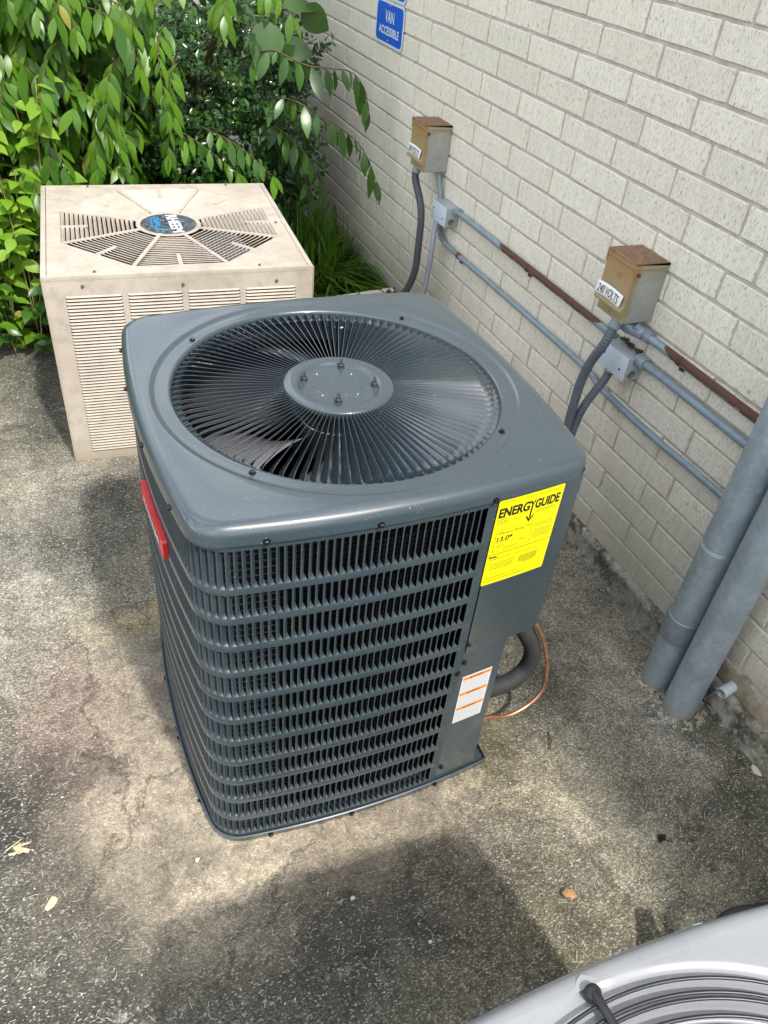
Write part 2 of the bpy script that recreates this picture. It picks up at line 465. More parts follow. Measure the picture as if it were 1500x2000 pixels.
# ------------------------------------------------------------------ brick wall
CH, BL, Z0, Y0 = 0.0777, 0.254, 1.4965, 0.9991
JH, JV = 0.0088, 0.0085
wall = empty("brick_wall", (0, 0, 0), 0, "long cream brick wall with grey mortar joints running along the right side", "wall")
def brick_mesh(seed):
    rr = random.Random(seed)
    w = (BL - JV) / 2; h = (CH - JH) / 2; nx = 8; ny = 3; b = 0.0022
    def rim():
        pts = []
        for i in range(nx): pts.append((-w + 2 * w * i / nx, -h))
        for i in range(ny): pts.append((w, -h + 2 * h * i / ny))
        for i in range(nx): pts.append((w - 2 * w * i / nx, h))
        for i in range(ny): pts.append((-w, h - 2 * h * i / ny))
        return pts
    outer = [(y + rr.uniform(-.0007, .0007), z + rr.uniform(-.0008, .0008)) for y, z in rim()]
    if rr.random() < 0.7:
        k = rr.choice([0, nx, nx + ny, 2 * nx + ny]); y, z = outer[k]; outer[k] = (y * (1 - .012), z * (1 - .05))
    mb = MB(); e0 = 0.0
    L0 = [(0.085, y, z) for y, z in rim()]
    L1 = [(0.0022, y, z) for y, z in outer]
    L2 = [(e0 + rr.uniform(-.0002, .0002), y - math.copysign(b, y) * (abs(abs(y) - w) < .003), z - math.copysign(b, z) * (abs(abs(z) - h) < .003)) for y, z in outer]
    mb.loft([L0, L1, L2], cap1=True)
    me = mb.mesh("brick", BRICK)
    bmm = bmesh.new(); bmm.from_mesh(me); bmesh.ops.recalc_face_normals(bmm, faces=bmm.faces); bmm.to_mesh(me); bmm.free()
    return me
BM = [brick_mesh(i) for i in range(10)]
slots = []
for r in range(-21, 18):
    zc = Z0 - CH * (r + 0.5)
    off = 0 if r % 2 else 0.3449
    for j in range(-24, 30):
        yc = Y0 - BL * (j - off + 0.5)
        if -7 < yc < 7: slots.append((yc, zc))
vis = sorted([s for s in slots if in_view((0, s[0], s[1]), 0.02)], key=lambda s: (Vector((0, s[0], s[1])) - CAM).length)
big = set(vis[:300])
wm = []; wv = []; wf = []; wt = []
rb = random.Random(3)
for (yc, zc) in slots:
    me = rb.choice(BM)
    M = Matrix.Translation((rb.uniform(-.0012, .0010), yc + rb.uniform(-.001, .001), zc + rb.uniform(-.0006, .0006))) @ Matrix.Rotation(rb.uniform(-.003, .003), 4, 'X')
    if (yc, zc) in big:
        place("brick", me, wall, M)
    else:
        k = len(wv); wv += [tuple(M @ v.co) for v in me.vertices]; wf += [tuple(i + k for i in p.vertices) for p in me.polygons]
        wt += [rb.random()] * len(me.vertices)
me = bpy.data.meshes.new("brick_courses"); me.from_pydata(wv, [], wf); me.materials.append(BRICK)
at = me.attributes.new('tint', 'FLOAT', 'POINT'); at.data.foreach_set('value', wt)
tag(new_obj("brick_courses", me, None, wall), kind='stuff')
mo = MB()
ny_, nz_ = 160, 60
vs = [(0.0042 + 0.0007 * nz(y * 5, z * 9), y, z) for z in [0.09 + (Z0 + CH * 21 - .09) * i / nz_ for i in range(nz_ + 1)] for y in [-7 + 14 * k / ny_ for k in range(ny_ + 1)]]
mo.add(vs, [(j * (ny_ + 1) + i, (j + 1) * (ny_ + 1) + i, (j + 1) * (ny_ + 1) + i + 1, j * (ny_ + 1) + i + 1) for j in range(nz_) for i in range(ny_)])
top = Z0 + CH * 21
mo.box(0.012, 0.20, -7, 7, -0.02, top - 0.002)
mo.build("mortar_bed", MORTAR, wall)
cp = MB(); cp.box(-0.01, 0.22, -7, 7, top + 0.001, top + 0.05); cp.build("coping", MORTAR, wall)
fo = MB()
n = 700; loops = []
prof = [(0.006, 0.1035), (-0.004, 0.102), (-0.010, 0.094), (-0.013, 0.082), (-0.009, 0.070), (-0.008, 0.045), (-0.010, 0.02), (-0.013, 0.004), (-0.013, -0.01)]
fr = random.Random(5)
for (px, pz) in prof:
    L = []
    for i in range(n):
        y = -4 + 8 * i / (n - 1)
        a = 0.0055 * math.sin(y * 23 + pz * 90) * math.sin(y * 61 + 2) + fr.uniform(-.0022, .0022)
        L.append((px - abs(a) * (1 if pz < .1 else .3), y, pz + (0.004 * math.sin(y * 17) + fr.uniform(-.002, .002)) * (0 if pz < 0.01 or pz > .1 else 1)))
    loops.append(L)
fo.loft(loops, closed=False)
fo.build("footing", FOOT, wall, smooth=True)
# mortar smeared over the lowest bricks round the stub pipe
mp_ = MB(); cyc = [(-0.335, 0.10), (-0.345, 0.150), (-0.385, 0.172), (-0.43, 0.168), (-0.47, 0.178), (-0.51, 0.160), (-0.535, 0.13), (-0.55, 0.100)]
ring = []
for i in range(len(cyc)):
    a = Vector(cyc[i]); b = Vector(cyc[(i + 1) % len(cyc)])
    for k in range(6):
        p = a.lerp(b, k / 6); ring.append((p.x + random.uniform(-.004, .004), p.y + random.uniform(-.004, .004)))
cen = (-0.44, 0.13)
mp_.loft([[(0.003, y, z) for y, z in ring], [(-0.003, cen[0] + (y - cen[0]) * .93, cen[1] + (z - cen[1]) * .93) for y, z in ring],
          [(-0.004 + random.uniform(-.001, .001), cen[0] + (y - cen[0]) * .5, cen[1] + (z - cen[1]) * .5) for y, z in ring]], cap1=True)
mp_.build("mortar_patch", mortar_mat("brown_patch", (0.22, 0.19, 0.14), (0.36, 0.31, 0.23)), wall, smooth=True)

# ------------------------------------------------------------------ paints and metals
def paint_mat(name, col, rough=0.3, dirt=0.0, dirtc=(0.3, 0.27, 0.22), spec=0.5, coat=0.25, orange=0.05):
    t = NT(name); P = t.pos()
    n = t.noise(P, 9, 6, 0.6)
    c = t.mix(t.ramp(n, [(0.3, 0), (0.7, 1)]), tuple(x * 0.93 for x in col), tuple(x * 1.07 for x in col))
    sp = t.noise(P, 260, 2, 0.5)
    c = t.mix(t.ramp(sp, [(0.70, 0), (0.76, 0.5)]), c, (0.45, 0.45, 0.43))
    if dirt: c = t.mix(t.math('MULTIPLY', t.ramp(t.noise(P, 14, 6, 0.65), [(0.45, 0), (0.7, 1)]), dirt), c, dirtc)
    rr = t.ramp(t.noise(P, 6, 5, 0.6), [(0.3, rough * 0.85), (0.7, rough * 1.25)])
    t.set(base=c, rough=rr, spec=spec, coat=coat, coatr=0.09)
    t.bump(t.noise(P, 420, 2, 0.5), orange, 0.0006)
    return t.m
DARK = paint_mat("slate_grey_paint", (0.041, 0.060, 0.073), 0.31, coat=0.8)
VANE = paint_mat("grille_paint", (0.026, 0.038, 0.048), 0.24, coat=1.0)
DARKV = paint_mat("slate_grey_paint_dusty_shaded", (0.038, 0.056, 0.068), 0.45, coat=0.0, dirt=0.08)  # slat copy of DARK, their shade put in as a darker tone
SILV = paint_mat("light_grey_paint", (0.25, 0.262, 0.278), 0.28, dirt=0.18, dirtc=(0.35, 0.34, 0.32), coat=0.4)
BLACKM = simple("black_oxide_steel", (0.022, 0.022, 0.026), 0.35, 0.6)
BLACKP = simple("black_plastic", (0.018, 0.018, 0.020), 0.45)
STEELW = simple("dark_wire", (0.05, 0.05, 0.058), 0.35, 0.7)
ALU = simple("fan_aluminium", (0.85, 0.88, 0.93), 0.24, 0.8, var=0.03, scale=3)
INNER = simple("shadowed_interior", (0.012, 0.014, 0.018), 0.8)
def coil_mat():
    t = NT("coil_fins"); P = t.pos()
    w = t.n("ShaderNodeTexWave"); w.wave_type = 'BANDS'; w.bands_direction = 'Z'
    w.inputs['Scale'].default_value = 28; t.link(P, w.inputs['Vector'])
    c = t.mix(w.outputs['Fac'], (0.002, 0.0025, 0.0035), (0.009, 0.010, 0.014))
    t.set(base=c, rough=0.5, metal=0.3); t.bump(w.outputs['Fac'], 0.6, 0.002)
    return t.m
COIL = coil_mat()

# ------------------------------------------------------------------ bowed cabinet outline
class Outline:
    """rounded square with slightly bowed sides"""
    def __init__(s, a, Rs, rc):
        s.a, s.Rs, s.rc = a, Rs, rc
        s.cx = a - Rs; D = Rs - rc
        s.q = (s.cx + math.sqrt(2 * D * D - s.cx * s.cx)) / 2
        s.jang = math.atan2(s.q, s.q - s.cx)
    def r(s, th):
        """radius along direction th"""
        t = abs((th + PI / 4) % (PI / 2) - PI / 4)      # 0..45deg from the nearest side's middle
        d = (math.cos(t), math.sin(t))
        def hit(cx, cy, rad):
            b = d[0] * cx + d[1] * cy; c_ = cx * cx + cy * cy - rad * rad
            return b + math.sqrt(max(b * b - c_, 0))
        r = hit(s.cx, 0, s.Rs)
        p = (d[0] * r, d[1] * r)
        if math.atan2(p[1], p[0] - s.cx) > s.jang: r = hit(s.q, s.q, s.rc)
        return r
    def pt(s, th, off=0.0, z=0.0, notch=None):
        r = s.r(th) - off
        c, sn = math.cos(th), math.sin(th)
        if notch is not None:
            nx, ny = notch
            if c > 0 and sn < 0:
                re = max(nx / max(c, 1e-6), ny / max(-sn, 1e-6))
                r = min(r, re)
        return Vector((r * c, r * sn, z))
    def y_front(s, x):
        return -(s.cx + math.sqrt(s.Rs ** 2 - x * x))
def angles(N, extra=()):
    return sorted(set([2 * PI * k / N for k in range(N)] + [e % (2 * PI) for e in extra]))

def make_cover(name, parent, mat, a, Rs, rc, zb, zt, rhole, rrec, bumps=()):
    O_ = Outline(a, Rs, rc); A = angles(320)
    loops = []
    for off, z in ((0.003, zb + .002), (0.0, zb), (-0.0006, zb + .001), (0.0, zb + .004), (0.0, zb + (zt - zb) * .40), (0.0012, zb + (zt - zb) * .58), (0.0045, zb + (zt - zb) * .76),
                   (0.010, zt - .0036), (0.0165, zt - .0008), (0.0235, zt + .0002), (0.0255, zt)):
        loops.append([O_.pt(t, off, z) for t in A])
    last = loops[-1]
    def circ(r, z): return [Vector((r * math.cos(t), r * math.sin(t), z)) for t in A]
    def rec(extra, z):
        out = []
        for t, p in zip(A, last):
            rr = rrec + extra
            for (ba, bw, bh) in bumps:
                d = abs((t - ba + PI) % (2 * PI) - PI)
                rr += bh * math.exp(-(d / bw) ** 2)
            rr = min(rr, p.length - 0.0008 * (4 - extra * 100))
            out.append(Vector((rr * math.cos(t), rr * math.sin(t), z)))
        return out
    loops.append([l.lerp(c, 0.5) for l, c in zip(last, rec(0.006, zt))])
    loops += [rec(0.006, zt), rec(0.003, zt - .0006), rec(0.0, zt - .0026), rec(-0.004, zt - .0042), rec(-0.009, zt - .0046)]
    loops += [circ(rhole + 0.010, zt - .0048), circ(rhole + 0.006, zt - .0044), circ(rhole + 0.0035, zt - .0052), circ(rhole + 0.001, zt - .0085), circ(rhole, zt - .013), circ(rhole, zt - .075)]
    mb = MB(); mb.loft(loops)
    return mb.build(name, mat, parent, smooth=True, angle=50), O_

def screw_mesh(name, r=0.0042, mat=BLACKM):
    mb = MB()
    mb.lathe([(r * 1.5, 0), (r * 1.5, .0009), (r * 1.1, .0013)], 14)
    mb.lathe([(r, .0013), (r, .0045), (r * .8, .0054)], 6, cap1=True)
    return mb.mesh(name, mat)
SCREW = screw_mesh("screw")
def screw_at(parent, p, nrm, me=SCREW, name="screw"):
    q = Vector(nrm).to_track_quat('Z', 'Y').to_matrix().to_4x4()
    return place(name, me, parent, Matrix.Translation(p) @ q)

# ------------------------------------------------------------------ the dark condenser
UX, UY = -0.9789, -0.0059
unit = empty("condenser_unit", (UX, UY, 0.0055), -0.0023, "new dark slate grey outdoor condenser with louvred sides, round fan grille and yellow sticker", "air conditioner")
ZT, ZB = 0.9112, 0.8746
cover, OC = make_cover("top_cover", unit, DARK, 0.3848, 2.208, 0.060, ZB, ZT, 0.3135, 0.348)
OB = Outline(0.3790, 2.208, 0.070)      # louvre face
OP = Outline(0.3835, 2.208, 0.074)      # base pan
def bodypt(x, off, z): # on the front face at local x, off outward
    y = OB.y_front(x); nx = x / OB.Rs
    return Vector((x + nx * off, y - off, z))
# base pan with the notch at the service corner
NP = (0.302, 0.20)
A = angles(300, [math.atan2(-NP[1], NP[0]) % (2 * PI)] + [math.atan2(-NP[1], NP[0]) + d for d in (-.002, .002)])
mb = MB()
mb.loft([[OP.pt(t, o, z, NP) for t in A] for o, z in ((0.004, 0.0), (0.0, 0.001), (-0.001, 0.004), (-0.001, 0.0155), (-0.0022, 0.0185), (0.0, 0.0200), (0.003, 0.0190), (0.004, 0.010), (0.03, 0.008))], cap0=True, cap1=True)
mb.build("base_pan", DARK, unit, smooth=True, angle=40)

# arc-length table of the louvre outline, clockwise seen from above starting at the front seam
XS = 0.1475
NT_ = 6000
tab = []
t0 = math.atan2(OB.y_front(XS), XS)
acc = 0; prev = OB.pt(t0)
for i in range(NT_ + 1):
    th = t0 - 2 * PI * i / NT_
    p = OB.pt(th); acc += (p - prev).length; prev = p; tab.append((acc, th))
def at_s(s):
    lo, hi = 0, NT_
    while lo < hi:
        md = (lo + hi) // 2
        if tab[md][0] < s: lo = md + 1
        else: hi = md
    th = tab[lo][1]; p = OB.pt(th)
    tg = (OB.pt(th + 1e-3) - OB.pt(th - 1e-3)).normalized()     # counterclockwise = to the right seen from outside
    return p, tg, Vector((tg.y, -tg.x, 0)), th
S_END = None
for s_, th in tab:
    p = OB.pt(th)
    if S_END is None and s_ > 1.5 and p.x > 0.3 and -0.17 < p.y < -0.12: S_END = s_; TH_END = th
rows = [(0.779, 0.8605)] + [(0.7115 - .0685 * k, 0.765 - .0685 * k) for k in range(11)]
rows = [(max(a, .0225) if a < .03 else a, b) for a, b in rows]
# horizontal sheet bands between the rows of slots, wrapped round the cabinet
ths = [t for s_, t in tab if s_ < S_END][::14] + [TH_END]
bz = [(rows[0][1], ZB + .004)] + [(rows[i + 1][1], rows[i][0]) for i in range(11)] + [(0.0125, rows[11][0])]
for z0, z1 in bz:
    mb = MB()
    mb.loft([[OB.pt(t, o, z) for t in ths] for o, z in ((0.0012, z0 - .0001), (0.0001, z0), (0, z0 + .0003), (0, z1 - .0003), (0.0001, z1), (0.0012, z1 + .0001))], closed=False)
    mb.build("louvre_band", DARK, unit, smooth=True, angle=60)
# stiles at both ends of the louvres
for s0, s1 in ((-0.0, 0.0085), (S_END - .012, S_END)):
    pa = [at_s(max(0, s0) + (s1 - max(0, s0)) * k / 4)[3] for k in range(5)]
    mb = MB(); mb.loft([[OB.pt(t, 0.0003, 0.013) for t in pa], [OB.pt(t, 0.0003, ZB + .004) for t in pa]], closed=False)
    mb.build("louvre_stile", DARKV, unit)
mb = MB()
xa = [XS - .001 + .012 * k / 3 for k in range(4)]
mb.loft([[bodypt(x, -0.0002, z) for x in xa] for z in (0.0125, ZB + .004)], closed=False)
mb.build("louvre_stile", DARKV, unit)
# slats: pressed-in vanes, one per slot
PITCH = 0.01322
def slat_mesh(name, h):
    t_ = 0.0005
    secs = []
    for z, u, d in ((-.0004, .0114, .0004), (0.0012, .0102, .0040), (0.0038, .0085, .0080), (0.0080, .0070, .0112)):
        secs.append((z, u, d))
    secs = secs + [(h - z, u, d) for z, u, d in reversed(secs)]
    mb = MB()
    # local: x = right, y = outward, z = up
    mb.loft([[Vector((-.0012, .0001, z)), Vector((.0010, .0001, z)), Vector((.0010 + (u - .0010) * .45, -d * .42, z)), Vector((u, -d, z)), Vector((u - .0003, -d - t_, z)), Vector((.0004, -t_ - .0006, z)), Vector((-.0012, -t_ - .0002, z))] for z, u, d in secs], cap0=True, cap1=True)
    # thin web between neighbouring slots
    return mb.mesh(name, DARKV, smooth=True, angle=35)
SL = [slat_mesh("louvre_slat", rows[0][1] - rows[0][0]), slat_mesh("louvre_slat", 0.0535), slat_mesh("louvre_slat", rows[11][1] - rows[11][0])]
cand = []
ns = int((S_END - .010 - .0085) / PITCH)
for i in range(ns):
    s_ = 0.0085 + PITCH * (i + 1)
    p, tg, nr, th = at_s(s_)
    M0 = Matrix((tg, nr, Vector((0, 0, 1)))).transposed().to_4x4()
    for ri, (za, zb_) in enumerate(rows):
        M = M0.copy(); M.translation = Vector((p.x, p.y, za))
        w = Vector((UX + p.x, UY + p.y, za + .03)); toc = (CAM - w).normalized()
        facing = nr.dot(toc)
        area = (zb_ - za) * max(facing, 0) / (CAM - w).length ** 2 if (facing > 0.0 and in_view(w)) else -1
        cand.append((area, ri, M))
cand.sort(key=lambda c: -c[0])
sv = []; sf = []
for k, (ar, ri, M) in enumerate(cand):
    me = SL[0 if ri == 0 else (2 if ri == 11 else 1)]
    if k < 300: place("louvre_slat", me, unit, M)
    else:
        b = len(sv); sv += [tuple(M @ v.co) for v in me.vertices]; sf += [tuple(i + b for i in p.vertices) for p in me.polygons]
me = bpy.data.meshes.new("louvre_slats"); me.from_pydata(sv, [], sf); me.materials.append(DARKV)
tag(new_obj("louvre_slats", me, None, unit), kind='stuff')
# coil behind the louvres, and its thin guard wires
mb = MB(); Acl = [t for t in angles(120)]
mb.loft([[OB.pt(t, 0.042, z, (0.24, 0.16)) for t in Acl] for z in (0.012, 0.86)])
mb.loft([[OB.pt(t, 0.062, z, (0.22, 0.14)) for t in Acl] for z in (0.86, 0.012)])
mb.build("coil", COIL, unit, smooth=True, angle=40)
gw = MB(); pa = [t for _, t in tab[::30] if R(205) < t % (2 * PI) < R(238)]
z = 0.03
while z < 0.86:
    gw.tube([OB.pt(t, 0.019, z) for t in pa], 0.0006, 4, cap=False); z += 0.0155
gw.build("coil_guard", simple("galvanised_wire", (0.24, 0.25, 0.27), 0.5, 0.4), unit)
# floor of the cabinet and orifice
mb = MB(); mb.lathe([(0.0, 0.0135), (0.30, 0.0135)], 48); mb.build("cabinet_floor", INNER, unit)
# service panel (lower) with its notch return, control cover (upper)
NB = (0.2635, 0.19)
zt_s = 0.4765
mb = MB()
xs = [XS + .010 + (NB[0] - XS - .010) * k / 8 for k in range(9)]
pl = [Vector((x, OB.y_front(x) + .0004, 0)) for x in xs]
pl += [Vector((NB[0] + .0006, pl[-1].y + .0012, 0)), Vector((NB[0] + .0008, -NB[1], 0)), Vector((0.372, -NB[1] + .001, 0)), Vector((0.3775, -NB[1] + .006, 0)), Vector((0.3775, -0.12, 0))]
mb.loft([[v + Vector((0, 0, z)) for v in pl] for z in (0.0525 - .04, 0.0560, zt_s + .001)], closed=False)
mb.build("service_panel", DARK, unit, smooth=True, angle=30)
# lower lip of the service panel kicks inwards a little above the pan
mb = MB()
thA = math.atan2(OB.y_front(XS + .0115), XS + .0115); thB = -math.atan2(0.15, 0.377)
tc_ = [thA + (thB - thA) * k / 90 for k in range(91)]
OU = Outline(0.3805, 2.208, 0.034)
mb.loft([[OU.pt(t, o, z) for t in tc_] for o, z in ((0.006, zt_s + .001), (0.0, zt_s), (-0.0006, zt_s + .0015), (-0.0006, ZB + .006))], closed=False)
bot = [OU.pt(t, 0.004, zt_s + .001) for t in tc_] + [Vector((0.20, -0.15, zt_s + .001)), Vector((0.16, -0.2, zt_s + .001))]
mb.add(bot, [tuple(range(len(bot)))])
mb.build("control_cover", DARK, unit, smooth=True, angle=40)
dm = MB(); dm.lathe([(0.010, 0.0), (0.0085, .0018), (0.006, .0025), (0.0, .0015)], 16)
q = Vector((0.07, -1, 0)).to_track_quat('Z', 'Y').to_matrix().to_4x4()
o = dm.build("finger_dimple", DARK, unit, smooth=True); o.matrix_local = Matrix.Translation(bodypt(0.172, 0.0012, 0.503)) @ q
for x, z in ((-0.248, 0.8795), (-0.065, 0.8795), (0.146, 0.8795)):
    screw_at(unit, (x, OC.y_front(x) - .0002, z), (x / 2.2, -1, 0))
for x, z in ((0.163, 0.502), (0.163, 0.446), (0.153, 0.415), (0.167, 0.066)):
    screw_at(unit, bodypt(x, 0.0008, z), (x / 2.2, -1, 0))
for sgn in (-1,):
    for yy in (-0.25, -0.07, 0.12, 0.27):
        screw_at(unit, (-(OC.cx + math.sqrt(OC.Rs ** 2 - yy * yy)) + .0001, yy, 0.8795), (-1, 0, 0))
for x in (-0.244, -0.057, 0.156): screw_at(unit, (x, OP.y_front(x) - .001, 0.009), (0, -1, 0))
for yy in (-0.24, -0.06, 0.13): screw_at(unit, (-(OP.cx + math.sqrt(OP.Rs ** 2 - yy * yy)) - .001, yy, 0.009), (-1, 0, 0))
for k in range(4):
    a = R(45 + 90 * k); screw_at(unit, (0.3292 * math.cos(a), 0.3292 * math.sin(a), ZT - .0048), (0, 0, 1), screw_mesh("screw", .0038) if k == 0 else SCREW)

# fan grille: vanes, hub plate, rim
NV = 104
def vane_mesh():
    mb = MB(); th = 0.0006; secs = []
    for r, top, dt, dz in ((0.1035, 0.0, .0030, .008), (0.115, 0.0005, .0046, .0105), (0.16, .001, .0068, .0125), (0.22, .001, .0095, .0138), (0.283, .0005, .0125, .0145),
                           (0.294, -.0002, .0125, .0140), (0.300, -.0012, .0072, .0130), (0.304, -.003, .0035, .009), (0.308, -.0042, .0050, .0085), (0.3132, -.006, .0066, .0085)):
        zt = ZT - .0045 + top
        secs.append([Vector((r, 0, zt)), Vector((r, -dt * .25, zt - dz * .35)), Vector((r, -dt, zt - dz)), Vector((r, -dt + th, zt - dz - th)), Vector((r, -dt * .25 + th, zt - dz * .35 - th)), Vector((r, th * 1.6, zt - th * .3))])
    mb.loft(secs, cap0=True, cap1=True)
    return mb.mesh("grille_vane", VANE, smooth=True, angle=35)
VM = vane_mesh()
for k in range(NV): place("grille_vane", VM, unit, Matrix.Rotation(2 * PI * (k + .3) / NV, 4, 'Z'))
mb = MB(); hz = ZT - .0035
mb.lathe([(0.1035, hz - .012), (0.1065, hz - .010), (0.1070, hz - .0035), (0.1055, hz - .0008), (0.102, hz), (0.083, hz + .0004), (0.0795, hz - .0002), (0.0770, hz - .0030), (0.0745, hz - .0036),
          (0.060, hz - .0036), (0.03, hz - .0034), (0.0, hz - .0034)], 96)
hub = mb.build("hub_plate", DARK, unit, smooth=True, angle=50)
# shallow wavy pressing in the hub plate
wv_ = MB()
for a0, a1, amp in ((175, 250, 1), (265, 330, -1)):
    pts = []
    for k in range(22):
        f = k / 21; a = R(a0 + (a1 - a0) * f); r = 0.047 + 0.0055 * math.copysign(min(1, abs(math.sin(f * 9.4) * 2.2)), math.sin(f * 9.4)) * amp
        pts.append((r * math.cos(a), r * math.sin(a), hz - .0042))
    wv_.tube(pts, 0.0016, 8)
wv_.build("pressed_rib", DARK, unit, smooth=True)
bm_ = MB()
bm_.lathe([(0.0085, 0), (0.0085, .0012), (0.0065, .0016)], 18); bm_.lathe([(0.0062, .0016), (0.0062, .0062), (0.005, .007)], 6)
prof = [(0.0034, .0065)] + [(0.0034 - .0004 * (k % 2), .007 + .0009 * k) for k in range(12)] + [(0.0024, .0182)]
bm_.lathe(prof, 10, cap1=True)
BOLT = bm_.mesh("hub_bolt", simple("zinc_bolt", (0.10, 0.105, 0.11), 0.3, 0.8))
for a, r in ((67, 0.069), (151, 0.0685), (249, 0.062), (344, 0.069)):
    place("hub_bolt", BOLT, unit, Matrix.Translation((r * math.cos(R(a)), r * math.sin(R(a)), hz - .0036)))
rv = MB(); rv.lathe([(0.0018, 0), (0.0014, .0006), (0, .0008)], 8); RV = rv.mesh("rivet", ALU)
for a, r in ((40, 0.05), (120, 0.056), (215, 0.052), (300, 0.048)): place("rivet", RV, unit, Matrix.Translation((r * math.cos(R(a)), r * math.sin(R(a)), hz - .0035)))
mb = MB(); mb.lathe([(0.3133, ZT - .072), (0.3133, ZT - .02), (0.300, ZT - .018), (0.298, ZT - .021), (0.309, ZT - .026), (0.309, ZT - .07)], 96)
mb.build("fan_orifice", DARK, unit, smooth=True, angle=40)
# motor and fan
mb = MB(); mb.lathe([(0.0, .872), (0.066, .872), (0.071, .866), (0.071, .842), (0.0735, .840), (0.0735, .834), (0.071, .832), (0.071, .770), (0.066, .758), (0.02, .755), (0.0, .755)], 40)
mb.build("fan_motor", paint_mat("motor_black", (0.02, 0.022, 0.026), 0.3), unit, smooth=True, angle=40)
mb = MB(); mb.lathe([(0.0715, .8355), (0.0742, .8355), (0.0742, .8385), (0.0715, .8385)], 40); mb.build("motor_band", ALU, unit)
mb = MB(); mb.lathe([(0.0, .752), (0.045, .752), (0.045, .742), (0.0, .742)], 24); mb.build("fan_hub", ALU, unit)
def blade(name, a):
    mb = MB(); L = []
    for i in range(12):
        f = i / 11; row = []
        r = 0.055 + (0.295 - 0.055) * f
        wd = R(24 + 12 * math.sin(f * PI * .8)); sw = R(20) * f * f
        for k in range(9):
            g_ = k / 8 - .5; an = a + sw + wd * g_ * 1.9
            row.append(Vector((r * math.cos(an), r * math.sin(an), 0.758 + 0.085 * g_ * (1 - .25 * f) + .012 * (1 - 4 * g_ * g_) + .01 * f)))
        L.append(row)
    mb.loft(L, closed=False)
    o = mb.build(name, ALU, unit, smooth=True)
    md = o.modifiers.new('t', 'SOLIDIFY'); md.thickness = 0.0015
    return o
for a in (165, 232, 342, 70): blade("fan_blade", R(a))

# yellow efficiency label on the control cover
def lab(u, v, off=0.0):   # u along the front from the left, v up
    x = 0.1575 + u * 0.998
    yy = OU.y_front(x); nx = x / OU.Rs
    return Vector((x + nx * (off + .0012), yy - .0012 - off, v))
YEL = simple("yellow_label", (0.78, 0.73, 0.002), 0.45, var=0.02)
INKB = simple("black_ink", (0.012, 0.010, 0.008), 0.5)
INKO = simple("faint_ink", (0.12, 0.105, 0.01), 0.5)
LW, LZ0, LZ1 = 0.1425, 0.6675, 0.871
mb = MB(); pts = rr_pts(0, LW, LZ0, LZ1, 0.004)
mb = MB(); nseg = 14
def rr_strip(mb, u0, u1, v0, v1, r, mapf, n=16):
    vs = []; fs = []
    us = sorted(set([u0 + (u1 - u0) * i / n for i in range(n + 1)] + [u0 + r * k / 5 for k in range(6)] + [u1 - r * k / 5 for k in range(6)]))
    for u in us:
        d = min(u - u0, u1 - u); e = r - math.sqrt(max(r * r - (r - d) ** 2, 0)) if d < r else 0
        vs += [mapf(u, v0 + e), mapf(u, v1 - e)]
    for i in range(len(us) - 1): fs.append((2 * i, 2 * i + 2, 2 * i + 3, 2 * i + 1))
    mb.add(vs, fs)
rr_strip(mb, 0, LW, LZ0, LZ1, 0.004, lambda u, v: lab(u, v))
el = mb.build("energy_label", YEL, unit, smooth=True)
mb = MB(); mf_ = lambda u, v: lab(u, v, .0004)
flat_text(mb, "ENERG", 0.0285, (0.0375, 0.842), mf_, bold=0.0011, width=0.066)
flat_text(mb, "Y", 0.0270, (0.0760, 0.8425), mf_, bold=0.0009, width=0.0135)
flat_text(mb, "GUIDE", 0.0285, (0.1095, 0.842), mf_, bold=0.0011, width=0.055)
flat_rect(mb, 0.0743, 0.0777, 0.812, 0.842, mf_)
mb.add([mf_(0.0760, 0.803), mf_(0.0845, 0.8155), mf_(0.0845, 0.8205), mf_(0.0760, 0.8095), mf_(0.0675, 0.8205), mf_(0.0675, 0.8155)], [(0, 1, 2, 3), (0, 3, 4, 5)])
flat_text(mb, "13.0*", 0.0165, (0.030, 0.779), mf_, bold=0.0003, width=0.033)
flat_rect(mb, 0.0, LW * .995, 0.7435, 0.7447, mf_, 6)
flat_text(mb, "Notes", 0.0068, (0.0125, 0.7385), mf_, bold=0.0002)
mb.build("lettering", INKB, el)
mb = MB()
flat_text(mb, "Efficiency Rating", 0.0082, (0.042, 0.7925), mf_, width=0.055)
flat_text(mb, "(SEER)", 0.0045, (0.079, 0.7935), mf_, width=0.012)
flat_text(mb, "U.S. Government", 0.0040, (0.020, 0.8665), mf_, width=0.028)
flat_text(mb, "Federal law prohibits removal of this label before consumer purchase.", 0.0040, (0.098, 0.8635), mf_, width=0.082)
for (u0, u1, v0, v1) in ((0.0085, 0.0885, 0.7995, 0.8003), (0.0085, 0.0885, 0.7500, 0.7508), (0.0085, 0.0093, 0.7508, 0.7995), (0.0877, 0.0885, 0.7508, 0.7995), (0.014, 0.083, 0.7690, 0.7695)):
    flat_rect(mb, u0, u1, v0, v1, mf_, 4)
for u in (0.0165, 0.033, 0.05, 0.066, 0.081): flat_rect(mb, u, u + .0007, 0.7675, 0.7712, mf_)
lr = random.Random(11)
def scribble(u0, u1, v, h=0.0015):
    u = u0
    while u < u1 - .003:
        w = lr.uniform(.002, .0055); flat_rect(mb, u, min(u + w, u1), v, v + h, mf_); u += w + .0011
for v in (0.8265, 0.822, 0.8175): scribble(0.003, 0.030, v)
for v in (0.8255, 0.8215): scribble(0.088, 0.134, v)
for v in (0.7915, 0.786): scribble(0.094, 0.134, v)
for v in (0.776, 0.7715, 0.767, 0.7625, 0.758): scribble(0.094, 0.136, v)
